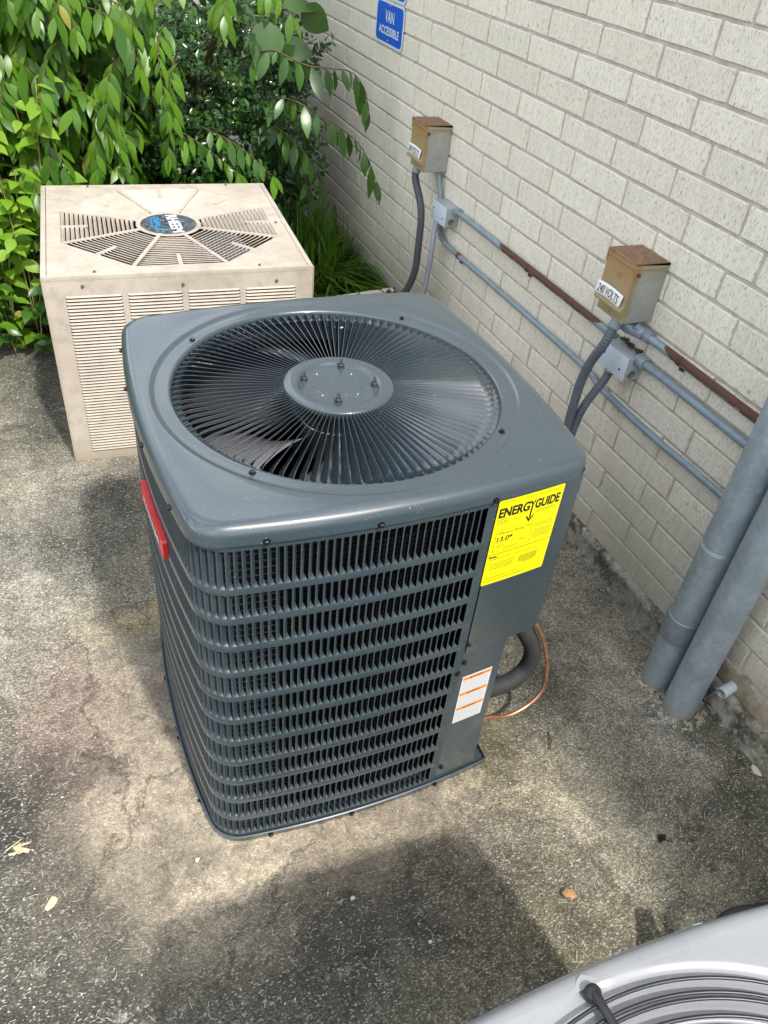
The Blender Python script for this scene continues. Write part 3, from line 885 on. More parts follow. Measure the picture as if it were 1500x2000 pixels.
scribble(0.014, 0.034, 0.763); scribble(0.062, 0.083, 0.763); scribble(0.014, 0.026, 0.7585); scribble(0.030, 0.066, 0.7545)
scribble(0.006, 0.120, 0.7305, 0.0014); scribble(0.006, 0.030, 0.7345)
for k, v in enumerate((0.719, 0.7145, 0.710, 0.7055)): scribble(0.012, 0.064, v)
scribble(0.004, 0.085, 0.684); scribble(0.004, 0.095, 0.6765)
# small country map, hatched
cx_, cz_ = 0.098, 0.711
for k in range(9):
    zz = cz_ - .010 + k * .0024; w = (0.016, 0.019, 0.023, 0.024, 0.0245, 0.025, 0.0245, 0.023, 0.021)[k]
    flat_rect(mb, cx_ - w + (0.004 if k < 3 else 0), cx_ + w * .8 + (0.006 if k > 5 else 0), zz, zz + .0007, mf_)
for k in range(7): flat_rect(mb, cx_ - .02 + k * .006, cx_ - .0193 + k * .006, cz_ - .009, cz_ + .009, mf_)
tag(mb.build("fine_print", INKO, el), kind='stuff')
# white warning label with three orange bands on the service panel
def lab2(u, v, off=0.0):
    x = 0.1690 + u; yy = OB.y_front(x) + .0004; nx = x / OB.Rs
    return Vector((x + nx * (off + .0008), yy - .0010 - off, v))
WHT = simple("white_label", (0.66, 0.67, 0.69), 0.4, var=0.02)
ORG = simple("orange_ink", (0.80, 0.27, 0.03), 0.45, var=0.02)
GRY = simple("grey_print", (0.42, 0.44, 0.48), 0.5, var=0.02)
mb = MB(); flat_rect(mb, 0, 0.0745, 0.233, 0.395, lambda u, v: lab2(u, v), 6); wl = mb.build("warning_label", WHT, unit)
mb = MB(); mf_ = lambda u, v: lab2(u, v, .0004)
for v in (0.3805, 0.3285, 0.2775):
    mb = MB(); flat_rect(mb, 0.0025, 0.072, v, v + .0095, mf_, 6); mb.build("orange_band", ORG, wl)
mb = MB(); lr = random.Random(4)
for v0, v1 in ((0.3405, 0.3775), (0.2895, 0.3250), (0.238, 0.2740)):
    v = v0
    while v < v1: scribble(0.004, 0.070, v, 0.0008); v += .0032
tag(mb.build("fine_print", GRY, wl), kind='stuff')
mb = MB(); mf_ = lambda u, v: lab2(u, v, .0008)
for v in (0.3805, 0.3285, 0.2775):
    flat_text(mb, "WARNING", 0.007, (0.040, v + .0048), mf_, width=0.026)
    mb.add([mf_(0.020, v + .0015), mf_(0.026, v + .0015), mf_(0.023, v + .008)], [(0, 1, 2)])
mb.build("lettering", INKB, wl)
# red badge on the left face
RED = simple("red_badge", (0.62, 0.018, 0.022), 0.3, var=0.04, coat=0.5)
def bad(u, v, off=0.0):    # u towards the front (-y), v up
    yy = 0.015 - u
    x = -(OB.cx + math.sqrt(OB.Rs ** 2 - yy * yy))
    return Vector((x - off, yy, v))
mb = MB(); P0 = rr_pts(0, 0.190, 0.698, 0.745, 0.008)
def cap_loft(mb, pts, offs, mapf):
    mb.loft([[mapf(u, v, o) for u, v in reversed(pts)] for o in offs])
cap_loft(mb, P0, (0.0, 0.0080, ), bad)
P1 = rr_pts(0.0012, 0.1888, 0.6992, 0.7438, 0.007)
mb.loft([[bad(u, v, .0080) for u, v in reversed(P0)], [bad(u, v, .0088) for u, v in reversed(P1)], [bad(u, v, .0088) for u, v in reversed(rr_pts(.004, .186, .702, .741, .005))], [bad(u, v, .0074) for u, v in reversed(rr_pts(.005, .185, .703, .740, .0045))]])
bd = mb.build("badge", RED, unit)
mb = MB(); rr_strip(mb, .005, .185, .703, .740, .004, lambda u, v: bad(u, v, .0075)); mb.build("badge_face", RED, bd)
mb = MB(); flat_text(mb, "RHEEM", 0.024, (0.095, 0.7215), lambda u, v: bad(u, v, .0092), bold=0.0004, width=0.13); mb.build("lettering", simple("badge_silver", (0.75, 0.72, 0.74), 0.3), bd)
# nameplate edge on the right-hand side
mb = MB(); mb.box(0.3845, 0.3853, -0.27, -0.16, 0.53, 0.68); mb.build("nameplate", WHT, unit)

# ------------------------------------------------------------------ refrigerant lines at the dark unit
FOAM = simple("black_foam", (0.028, 0.029, 0.031), 0.75, var=0.15, scale=60, bump=0.15)
def copper_mat():
    t = NT("copper"); P = t.pos()
    n = t.noise(P, 40, 4, 0.6)
    c = t.mix(t.ramp(n, [(0.35, 0), (0.65, 1)]), (0.72, 0.36, 0.22), (0.45, 0.22, 0.13))
    t.set(base=c, rough=0.38, metal=0.85)
    return t.m
COP = copper_mat()
hp = [(0.235, -0.235, 0.155), (0.30, -0.255, 0.150), (0.365, -0.25, 0.136), (0.414, -0.25, 0.146), (0.452, -0.245, 0.178), (0.452, -0.245, 0.245), (0.418, -0.23, 0.315), (0.375, -0.185, 0.38), (0.345, -0.15, 0.44), (0.33, -0.14, 0.50)]
hp = smoothpts([(UX + x, UY + y, z) for x, y, z in hp], 8)
h = MB(); h.tube(hp, 0.0215, 20); ho = h.build("insulated_line", FOAM, None, smooth=True)
tag(ho, "thick black foam insulated pipe looping out of the dark unit's lower right corner", "pipe")
cp_ = [(0.255, -0.305, 0.098), (0.322, -0.30, 0.096), (0.36, -0.30, 0.082), (0.398, -0.30, 0.076), (0.448, -0.295, 0.088), (0.484, -0.288, 0.122), (0.492, -0.275, 0.178), (0.476, -0.262, 0.255), (0.440, -0.25, 0.335), (0.39, -0.20, 0.40), (0.365, -0.17, 0.45), (0.36, -0.165, 0.50)]
cp_ = smoothpts([(UX + x, UY + y, z) for x, y, z in cp_], 8)
h = MB(); h.tube(cp_, 0.0052, 12); co_ = h.build("copper_line", COP, None, smooth=True)
tag(co_, "thin bare copper tube curving round the black insulated pipe to the dark unit", "pipe")
jt = MB(); jt.tube([(UX + .30, UY - .302, .0975), (UX + .318, UY - .3005, .0965)], 0.0068, 12)
jt.build("brazed_joint", simple("braze", (0.62, 0.50, 0.42), 0.35, 0.8), co_, smooth=True)

# ------------------------------------------------------------------ the tan condenser
def tan_mat():
    t = NT("faded_beige_paint"); P = t.pos(); zz = t.sep(P)[2]
    n = t.noise(P, 5, 6, 0.62)
    c = t.mix(t.ramp(n, [(0.35, 0), (0.65, 1)]), (0.42, 0.365, 0.305), (0.50, 0.445, 0.375))
    n2 = t.noise(P, 17, 7, 0.72)
    c = t.mix(t.ramp(n2, [(0.47, 0), (0.64, 0.65)]), c, (0.33, 0.295, 0.245))
    topz = t.ramp(t.math('MULTIPLY', zz, 1.0), [(0.52, 0), (0.62, 1)])
    n3 = t.noise(P, 26, 7, 0.75)
    c = t.mix(t.math('MULTIPLY', t.ramp(n3, [(0.55, 0), (0.63, 0.8)]), topz), c, (0.36, 0.33, 0.28))
    rs = t.noise(P, 8, 8, 0.8)
    c = t.mix(t.ramp(rs, [(0.66, 0), (0.72, 0.6)]), c, (0.36, 0.17, 0.08))
    bt = t.math('ADD', zz, t.math('MULTIPLY', n2, 0.05))
    c = t.mix(t.ramp(bt, [(0.03, 0.75), (0.085, 0)]), c, (0.30, 0.25, 0.17))
    t.set(base=c, rough=0.62, spec=0.35)
    t.bump(t.noise(P, 200, 3, 0.6), 0.12, 0.001)
    return t.m
TAN = tan_mat()
DIM = simple("dark_brown_void", (0.030, 0.022, 0.018), 0.9)
tu = empty("condenser_unit", (-1.0321, 1.5372, 0.002), -0.0757, "old square beige outdoor condenser with octagonal top grille, standing behind the dark one", "air conditioner")
W2, D2, H2 = 0.4119, 0.4068, 0.6652
def fbox(name, x0, x1, y0, y1, z0, z1, par, mat=TAN, bev=0.0015):
    mb = MB(); mb.box(x0, x1, y0, y1, z0, z1); return mb.build(name, mat, par, bevel=bev)
# front panel as rails and stiles round four louvre fields
cols = [(-0.353 + k * .181, -0.353 + k * .181 + .163) for k in range(4)]
LT, LBt = 0.603, 0.033
def louv_panel(M, name_panel, real):
    mb = MB()
    def B(x0, x1, z0, z1): mb.box(x0, x1, -0.0008, 0.0008, z0, z1, M)
    B(-W2, cols[0][0], 0.0, H2 - .003); B(cols[3][1], W2, 0.0, H2 - .003)
    for k in range(3): B(cols[k][1], cols[k + 1][0], LBt, LT)
    B(cols[0][0], cols[3][1], LT, H2 - .003); B(cols[0][0], cols[3][1], 0, LBt)
    mb.build(name_panel, TAN, tu)
NR = 52; LP = (LT - LBt) / NR
def hood_mesh(w):
    mb = MB(); h = LP; L = []
    def sec(x, k):   # one cross section: plate leaning outwards, k = 0 at the closed ends
        return [Vector((x, .0006, h * .98)), Vector((x, -.0006 - .0004 * k, h * .94)), Vector((x, -.0032 * k - .0004, h * .72)), Vector((x, -.0050 * k - .0004, h * .53)), Vector((x, -.0046 * k - .0002, h * .48)), Vector((x, -.0026 * k + .0004, h * .66)), Vector((x, .0012, h * .9))]
    for x, k in ((0, 0.0), (.0012, .35), (.003, .72), (.006, .95), (.009, 1), (w - .009, 1), (w - .006, .95), (w - .003, .72), (w - .0012, .35), (w, 0)):
        L.append(sec(x, k))
    mb.loft(L, closed=True, cap0=True, cap1=True)
    return mb.mesh("louvre", TAN, smooth=True, angle=40)
HM = hood_mesh(0.163)
MF = Matrix.Translation((0, -D2, 0))
louv_panel(MF, "front_panel", True)
for k in range(4):
    for i in range(NR):
        place("louvre", HM, tu, MF @ Matrix.Translation((cols[k][0], 0, LBt + i * LP)))
# the other three sides, louvred the same way but out of sight
sideM = [Matrix.Rotation(-PI / 2, 4, 'Z') @ Matrix.Translation((0, -W2, 0)), Matrix.Rotation(PI / 2, 4, 'Z') @ Matrix.Translation((0, -W2, 0)), Matrix.Rotation(PI, 4, 'Z') @ Matrix.Translation((0, -D2, 0))]
lv = []; lf = []
hv = [v.co.copy() for v in HM.vertices]; hf = [tuple(p.vertices) for p in HM.polygons]
for M in sideM:
    louv_panel(M, "side_panel", False)
    for k in range(4):
        for i in range(NR):
            MM = M @ Matrix.Translation((cols[k][0], 0, LBt + i * LP)); b = len(lv)
            lv += [tuple(MM @ v) for v in hv]; lf += [tuple(i_ + b for i_ in q_) for q_ in hf]
me = bpy.data.meshes.new("side_louvres"); me.from_pydata(lv, [], lf); me.materials.append(TAN)
tag(new_obj("side_louvres", me, None, tu), kind='stuff')
mb = MB(); mb.loft([[(-W2 + .02, -D2 + .02, z), (W2 - .02, -D2 + .02, z), (W2 - .02, D2 - .02, z), (-W2 + .02, D2 - .02, z)] for z in (0.01, 0.63)], cap0=True)
mb.build("coil", simple("brown_coil", (0.085, 0.06, 0.048), 0.8, var=0.3, scale=20), tu)
# top lid with octagonal opening
AP, RH = 0.352, 0.098
def octp(ap, z, n_extra=0):
    rr = ap / math.cos(PI / 8); return [Vector((rr * math.cos(PI / 8 + PI / 4 * k), rr * math.sin(PI / 8 + PI / 4 * k), z)) for k in range(8)]
xi = W2 - 0.017
sq = []
for p in octp(AP, 0):
    k = xi / max(abs(p.x), 1e-6); k2 = (D2 - .004) / max(abs(p.y), 1e-6)
    if abs(p.x) > abs(p.y): sq.append((math.copysign(xi, p.x), p.y * 1.0))
    else: sq.append((p.x, math.copysign(D2 - .004, p.y)))
# corner verts are added between the octagon corners
oc = octp(AP, 0)
lid = MB(); outer = []; inner = []
for k in range(8):
    a = PI / 8 + PI / 4 * k
    outer.append(sq[k]); inner.append((oc[k].x, oc[k].y))
    if k % 2 == 0:
        a2 = a + PI / 8; outer.append((math.copysign(xi, math.cos(a2)), math.copysign(D2 - .004, math.sin(a2))))
        inner.append(((oc[k].x + oc[(k + 1) % 8].x) / 2, (oc[k].y + oc[(k + 1) % 8].y) / 2))
lid.loft([[Vector((x, y, H2 - .006)) for x, y in outer], [Vector((x, y, H2 - .001)) for x, y in outer], [Vector((x * .997, y * .997, H2)) for x, y in outer], [Vector((x, y, H2)) for x, y in inner],
          [Vector((x * .995, y * .995, H2 - .002)) for x, y in inner], [Vector((x * .99, y * .99, H2 - .010)) for x, y in inner]])
lid.build("top_lid", TAN, tu)
for sx in (-1, 1):
    fbox("edge_flange", sx * W2 if sx < 0 else xi + .002, -xi - .002 if sx < 0 else W2, -D2 + .003, D2 - .003, H2 - .012, H2 - .0015, tu)
fbox("edge_flange", -W2, W2, -D2 - .001, -D2 + .0035, H2 - .016, H2 + .0008, tu, bev=.001)
fbox("edge_flange", -W2, W2, D2 - .0035, D2 + .001, H2 - .016, H2 + .0008, tu, bev=.001)
# radial ribs, hub ring and short spokes
rw = 0.0125
for k in range(8):
    a = PI / 8 + PI / 4 * k; M = Matrix.Rotation(a, 4, 'Z')
    mb = MB(); mb.box(RH - .004, AP / math.cos(PI / 8) - .003, -rw / 2, rw / 2, H2 - .004, H2 - .0005, M); mb.build("grille_rib", TAN, tu)
    M2 = Matrix.Rotation(PI / 4 * k, 4, 'Z')
    mb = MB(); mb.box(AP - .088, AP - .001, -.0065, .0065, H2 - .004, H2 - .0006, M2); mb.build("grille_spoke", TAN, tu)
SP = 0.0148
def gslat(w0, w1):   # width w0 at the inner edge .. w1 at the outer; local x radial (outwards), y tangential
    mb = MB(); L = []
    for f in (0, .04, .1, .9, .96, 1):
        k = min(1, min(f, 1 - f) / .08)
        y0 = -w0 / 2 + w0 * f; y1 = -w1 / 2 + w1 * f
        L.append([Vector((0.0136, y1, H2 - .0012 - .0030 * k)), Vector((0.0139, y1, H2 - .0016 - .002 * k)), Vector((0.0130, y1, H2 - .0012)), Vector((0.0100, (y0 + y1) / 2, H2 - .0028 - .001 * k)), Vector((0.0060, y0, H2 - .003 - .0060 * k)), Vector((0.0040, y0, H2 - .004 - .0090 * k)),
                  Vector((0.0034, y0, H2 - .0045 - .0090 * k)), Vector((0.0056, y0, H2 - .0042 - .0060 * k)), Vector((0.0105, y1, H2 - .0042)), Vector((0.0130, y1, H2 - .0028))])
    mb.loft(L, cap0=True, cap1=True)
    return mb.mesh("grille_slat", TAN, smooth=True, angle=45)
tn = math.tan(PI / 8)
rws = int((AP - RH - .004) / SP)
for i in range(rws):
    r0 = AP - .002 - (i + 1) * SP
    wi = 2 * (r0 * tn) - rw * 1.05; wo = 2 * ((r0 + SP) * tn) - rw * 1.05
    if wi < .01: continue
    split = r0 > AP - .088
    if split: me = gslat(wi / 2 - .0065, wo / 2 - .0075)
    else: me = gslat(wi, wo)
    for k in range(8):
        M = Matrix.Rotation(PI / 4 * k, 4, 'Z') @ Matrix.Translation((r0, 0, 0))
        if split:
            for sgn in (-1, 1): place("grille_slat", me, tu, M @ Matrix.Translation((0, sgn * (wi / 4 + .0035), 0)))
        else: place("grille_slat", me, tu, M)
mb = MB(); mb.lathe([(RH + .012, H2 - .003), (RH + .010, H2 - .0002), (RH + .001, H2), (RH - .002, H2 - .0016), (0, H2 - .0016)], 64); mb.build("hub_cover", TAN, tu, smooth=True, angle=40)
def sticker_mat():
    t = NT("scuffed_dark_sticker"); P = t.pos()
    n = t.noise(P, 45, 7, 0.75, 2.5)
    c = t.mix(t.ramp(n, [(0.47, 0), (0.60, 1)]), (0.012, 0.030, 0.060), (0.20, 0.21, 0.20))
    t.set(base=c, rough=0.4); return t.m
mb = MB(); mb.lathe([(0.0945, H2 - .0012), (0.094, H2 - .0006), (0, H2 - .0006)], 64); st = mb.build("hub_sticker", sticker_mat(), tu)
mb = MB(); mp2 = lambda u, v: Vector((u, v, H2 + .0002))
flat_text(mb, "RHEEM", 0.052, (0.020, -0.002), mp2, bold=0.0016, width=0.165, rot=-PI / 2 + .06)
mb.build("lettering", simple("worn_white_print", (0.72, 0.72, 0.70), 0.5, var=0.15, scale=90), st)
mb = MB()
flat_text(mb, "Classic", 0.026, (-0.036, 0.020), mp2, bold=0.0008, width=0.088, rot=-PI / 2 + .06, shear=0.3)
flat_text(mb, "X", 0.044, (-0.034, -0.054), mp2, bold=0.0022, width=0.032, rot=-PI / 2 + .06, shear=0.3)
flat_rect(mb, -0.056, -0.054, -0.035, 0.055, mp2); flat_rect(mb, -0.061, -0.0595, -0.035, 0.045, mp2)
mb.build("blue_lettering", simple("blue_print", (0.02, 0.28, 0.62), 0.45), st)
mb = MB(); mb.lathe([(0, .60), (0.075, .60), (0.08, .59), (0.08, .47), (0, .46)], 24); mb.build("fan_motor", simple("worn_motor", (0.11, 0.12, 0.14), 0.5), tu, smooth=True, angle=40)
for k in range(3):
    mb = MB(); L = []
    for i in range(8):
        f = i / 7; r = .07 + .24 * f
        L.append([Vector((r * math.cos(R(120 * k + 15) + g_ * 1.0), r * math.sin(R(120 * k + 15) + g_ * 1.0), 0.53 + .07 * g_)) for g_ in (-.45, -.2, .05, .3, .5)])
    mb.loft(L, closed=False); mb.build("fan_blade", simple("old_blade", (0.30, 0.33, 0.40), 0.45, 0.4), tu, smooth=True)
SCT = screw_mesh("screw", 0.0035, simple("rusty_screw", (0.17, 0.11, 0.08), 0.6, 0.3))
for x, z in ((-0.30, 0.632), (-0.005, 0.6235), (0.29, 0.6215)): screw_at(tu, (x, -D2 - .0015, z), (0, -1, 0), SCT)
for x, y in ((-0.26, -0.385), (0.24, -0.385), (0.26, 0.39), (-0.25, 0.39), (0.37, -0.02)): screw_at(tu, (x, y, H2), (0, 0, 1), SCT)

# ------------------------------------------------------------------ the light grey condenser in the foreground
SX, SY = -1.048, -1.4165
su = empty("condenser_unit", (SX, SY, 0.002), -0.022, "light grey condenser with black wire fan guard at the lower right corner", "air conditioner")
ST = 0.770
scv, SO = make_cover("top_cover", su, SILV, 0.388, 2.2, 0.058, ST - .050, ST, 0.300, 0.358, bumps=((R(93.5), 0.036, 0.013),))
SB = Outline(0.381, 2.2, 0.06)
As = angles(120)
mb = MB(); mb.loft([[SB.pt(t, 0, z) for t in As] for z in (0.0, 0.05)], cap0=True); mb.build("base_pan", SILV, su, smooth=True)
for k in range(8):
    z0 = 0.05 + .083 * k; mb = MB()
    mb.loft([[SB.pt(t, o, z) for t in As] for o, z in ((.004, z0 + .064), (0, z0 + .065), (0, z0 + .083), (.004, z0 + .0835))]); mb.build("louvre_band", SILV, su, smooth=True, angle=40)
sv = []; sf = []
sm = slat_mesh("side_slat", 0.066)
for i in range(200):
    th = 2 * PI * i / 200; p = SB.pt(th); tg = (SB.pt(th + .001) - SB.pt(th - .001)).normalized()
    M0 = Matrix((tg, Vector((tg.y, -tg.x, 0)), Vector((0, 0, 1)))).transposed().to_4x4()
    for k in range(8):
        M = M0.copy(); M.translation = Vector((p.x, p.y, 0.0495 + .083 * k)); b = len(sv)
        sv += [tuple(M @ v.co) for v in sm.vertices]; sf += [tuple(i_ + b for i_ in q_.vertices) for q_ in sm.polygons]
me = bpy.data.meshes.new("side_slats"); me.from_pydata(sv, [], sf); me.materials.append(SILV); tag(new_obj("side_slats", me, None, su), kind='stuff')
mb = MB(); mb.loft([[SB.pt(t, 0.03, z) for t in As] for z in (0.01, 0.70)], cap0=True); mb.build("coil", COIL, su, smooth=True)
for i, rr in enumerate((0.343, 0.329, 0.3225, 0.306, 0.292, 0.276, 0.262, 0.246, 0.232, 0.216, 0.202, 0.186, 0.172, 0.156, 0.142, 0.126)):
    mb = MB(); mb.tube([(rr * math.cos(R(3 * k)), rr * math.sin(R(3 * k)), ST + .0055 - .001 * (i % 2)) for k in range(120)], 0.0022, 8, closed=True)
    mb.build("guard_ring", STEELW, su, smooth=True)
for k in range(4):
    a = R(93.5 + 90 * k)
    mb = MB(); mb.tube([(math.cos(a) * r, math.sin(a) * r, z) for r, z in ((0.356, ST - .001), (0.352, ST + .008), (0.335, ST + .0095), (0.12, ST + .0085))], [0.006, 0.0065, 0.005, 0.0042], 10)
    mb.build("guard_arm", BLACKP, su, smooth=True)
    mb = MB(); mb.lathe([(0.0085, ST - .002), (0.0095, ST + .004), (0.0085, ST + .0095), (0.004, ST + .0115), (0, ST + .0115)], 16, Matrix.Translation((math.cos(a) * .3555, math.sin(a) * .3555, 0)))
    mb.build("arm_foot", BLACKP, su, smooth=True)
mb = MB(); mb.lathe([(0, ST - .008), (0.016, ST - .010), (0.021, ST - .03), (0, ST - .03)], 20, Matrix.Translation((0.090, 0.270, 0.004))); mb.build("motor_clip", BLACKP, su, smooth=True)
mb = MB(); mb.lathe([(0.2998, ST - .08), (0.2998, ST - .02), (0.294, ST - .017), (0.288, ST - .02), (0.288, ST - .08)], 80); mb.build("fan_orifice", SILV, su, smooth=True, angle=40)
mb = MB(); mb.lathe([(0.0, ST), (0.10, ST), (0.11, ST - .01), (0.11, ST - .12), (0, ST - .12)], 32); mb.build("fan_motor", BLACKP, su, smooth=True, angle=40)
for k in range(3):
    mb = MB(); L = []
    for i in range(8):
        f = i / 7; r = .1 + .21 * f
        L.append([Vector((r * math.cos(R(120 * k + 40) + g_ * 1.0), r * math.sin(R(120 * k + 40) + g_ * 1.0), ST - .09 + .07 * g_)) for g_ in (-.45, -.2, .05, .3, .5)])
    mb.loft(L, closed=False); mb.build("fan_blade", simple("black_blade", (0.03, 0.03, 0.035), 0.4, 0.3), su, smooth=True)
# its valve cap and insulated line, reaching past the far side
v = MB(); v.tube(smoothpts([(-0.60, -1.16, 0.13), (-0.57, -1.03, 0.135), (-0.515, -0.935, 0.125)], 6), 0.024, 16); v.tube([(-0.524, -0.950, 0.13), (-0.503, -0.905, 0.13)], [0.0245, 0.017], 18)
tag(v.build("service_valve", simple("teal_cap", (0.42, 0.55, 0.56), 0.45), None, smooth=True, angle=40), "pale teal valve cap sticking out behind the light grey condenser's edge", "valve")
h = MB(); h.tube(smoothpts([(-0.55, -1.10, 0.09), (-0.50, -0.97, 0.095), (-0.462, -0.925, 0.105), (-0.415, -0.908, 0.110), (-0.345, -0.920, 0.110), (-0.2, -0.95, 0.10), (-0.03, -0.96, 0.10)], 8), 0.015, 16)
tag(h.build("insulated_line", FOAM, None, smooth=True), "black insulated pipe curving from behind the light grey condenser at the lower right", "pipe")

# ------------------------------------------------------------------ wall electrics
def conduit_mat(name, rust_y0=None, rust_y1=None, zc=0, thr=0.42):
    t = NT(name); P = t.pos(); s_ = t.sep(P)
    n = t.noise(P, 35, 5, 0.6)
    c = t.mix(t.ramp(n, [(0.3, 0), (0.7, 1)]), (0.20, 0.255, 0.30), (0.27, 0.33, 0.375))
    c = t.mix(t.ramp(t.noise(P, 90, 3, 0.6), [(0.68, 0), (0.72, 0.5)]), c, (0.42, 0.44, 0.45))
    met = 0.15
    if rust_y0 is not None:
        ed = t.noise(t.mapping(P, (1, 14, 60)), 1, 6, 0.7)
        up = t.math('MULTIPLY', t.math('SUBTRACT', s_[2], zc), 26)      # + on the upper side of the pipe
        a = t.math('MULTIPLY', t.math('SUBTRACT', s_[1], rust_y0), 14)
        b = t.math('MULTIPLY', t.math('SUBTRACT', rust_y1, s_[1]), 14)
        inside = t.math('MINIMUM', t.math('MINIMUM', a, b), 0.55)
        k = t.math('ADD', t.math('ADD', inside, t.math('MULTIPLY', t.math('SUBTRACT', ed, 0.5), 1.1)), up)
        k = t.ramp(k, [(thr - .03, 0), (thr + .03, 1)])
        rn = t.noise(P, 120, 5, 0.7)
        rc = t.mix(rn, (0.075, 0.034, 0.026), (0.135, 0.066, 0.045))
        c = t.mix(k, c, rc)
        t.set(base=c, rough=t.math('ADD', 0.42, t.math('MULTIPLY', k, 0.45)), metal=0.1)
        t.bump(t.math('ADD', k, t.math('MULTIPLY', rn, .4)), 0.5, 0.0008)
    else:
        t.set(base=c, rough=0.42, metal=met)
    return t.m
CND = conduit_mat("blue_grey_conduit")
RUSTC = conduit_mat("rusted_conduit_upper", 0.40, 1.02, 0.725)
RUSTB = conduit_mat("rusted_conduit_right", -1.6, 0.16, 0.787)
RUST = simple("rust", (0.16, 0.065, 0.04), 0.85, var=0.3, scale=120, bump=0.6)
RUSTD = simple("dark_rust", (0.085, 0.045, 0.035), 0.85, var=0.3, scale=120, bump=0.4)
def conduit(pts, r, mat, label, smooth_=False, couplers=()):
    p = smoothpts(pts, 8) if smooth_ else [Vector(a) for a in pts]
    mb = MB(); mb.tube(p, r, 16)
    o = mb.build("conduit", mat, None, smooth=True, angle=50)
    tag(o, label, "conduit")
    for (q0, q1, rr) in couplers:
        mb = MB(); q0 = Vector(q0); q1 = Vector(q1); mb.tube([q0, q0.lerp(q1, .1), q0.lerp(q1, .9), q1], [rr * .92, rr, rr, rr * .92], 16); mb.build("coupling", CND, o, smooth=True, angle=50)
    return o
def strap(y, z, r, par, mat=RUSTD):
    mb = MB(); L = []
    for k in range(13):
        a = R(90 + 180 * k / 12); L.append([(-.018 + (r + .0004) * math.cos(a), y + dy, z + (r + .0004) * math.sin(a)) for dy in (-.006, .006)] + [(-.018 + (r + .0022) * math.cos(a), y + dy, z + (r + .0022) * math.sin(a)) for dy in (.006, -.006)])
    mb.loft(L, cap0=True, cap1=True)
    mb.box(-.0035, -.0005, y - .006, y + .006, z - r - .020, z - r + .001)
    mb.lathe([(0.0042, 0), (0.0042, .004), (0.002, .005)], 6, Matrix.Translation((-.0035, y, z - r - .011)) @ Matrix.Rotation(-PI / 2, 4, 'Y'), cap1=True)
    mb.box(-.012, -.0035, y - .003, y + .003, z - r - .016, z - r - .004)
    return mb.build("strap", mat, par, smooth=True, angle=30)
c1 = conduit([(-.018, 1.337, .7250), (-.018, 1.1, .7252), (-.018, .8, .7250), (-.018, .55, .7245), (-.018, .345, .7245)], .0105, RUSTC,
             "upper conduit between the two grey junction boxes, rusted brown along its near half", couplers=[((-.018, 1.352, .725), (-.018, 1.325, .725), .0150)])
strap(.827, .725, .0105, c1)
c1b = conduit([(-.045, .256, .808), (-.030, .247, .794), (-.0185, .232, .7875), (-.018, .10, .787), (-.018, -.3, .785), (-.018, -2.5, .78)], .0112, RUSTB,
              "topmost rusty conduit running right from the elbow under the near rusty box", couplers=[((-.0178, .240, .7875), (-.018, .210, .7872), .0165)])
strap(.088, .787, .0112, c1b)
el_ = MB(); el_.tube(smoothpts([(-.052, .292, .826), (-.052, .290, .808), (-.048, .276, .795), (-.030, .252, .7905), (-.022, .238, .7885)], 6), [.019] * 13 + [.0175] * 12, 16); el_.build("elbow", CND, c1b, smooth=True)
c2 = conduit([(-.022, .224, .7185), (-.019, .10, .7183), (-.018, -.3, .716), (-.018, -2.5, .705)], .0112, CND,
             "middle conduit running right from the near grey junction box to the big vertical pipes", couplers=[((-.022, .229, .7185), (-.021, .195, .7185), .0185)])
c3 = conduit([(-.024, 1.516, .840), (-.022, 1.515, .80), (-.015, 1.497, .74), (-.015, 1.480, .66), (-.016, 1.462, .612), (-.017, 1.42, .589), (-.018, 1.37, .583), (-.018, 1.1, .583), (-.018, .71, .583), (-.018, .42, .579), (-.018, .33, .561), (-.018, .06, .556), (-.018, -.3, .562), (-.018, -2.5, .56)], .0092, CND,
             "lowest long conduit bending out from under the far box and running right behind both pipes", smooth_=True)
strap(1.279, .583, .0092, c3, RUST)
mb = MB(); mb.tube([(-.018, 1.292, .583), (-.018, 1.272, .583)], .0110, 16); mb.build("coupling", RUST, c3, smooth=True, angle=40)

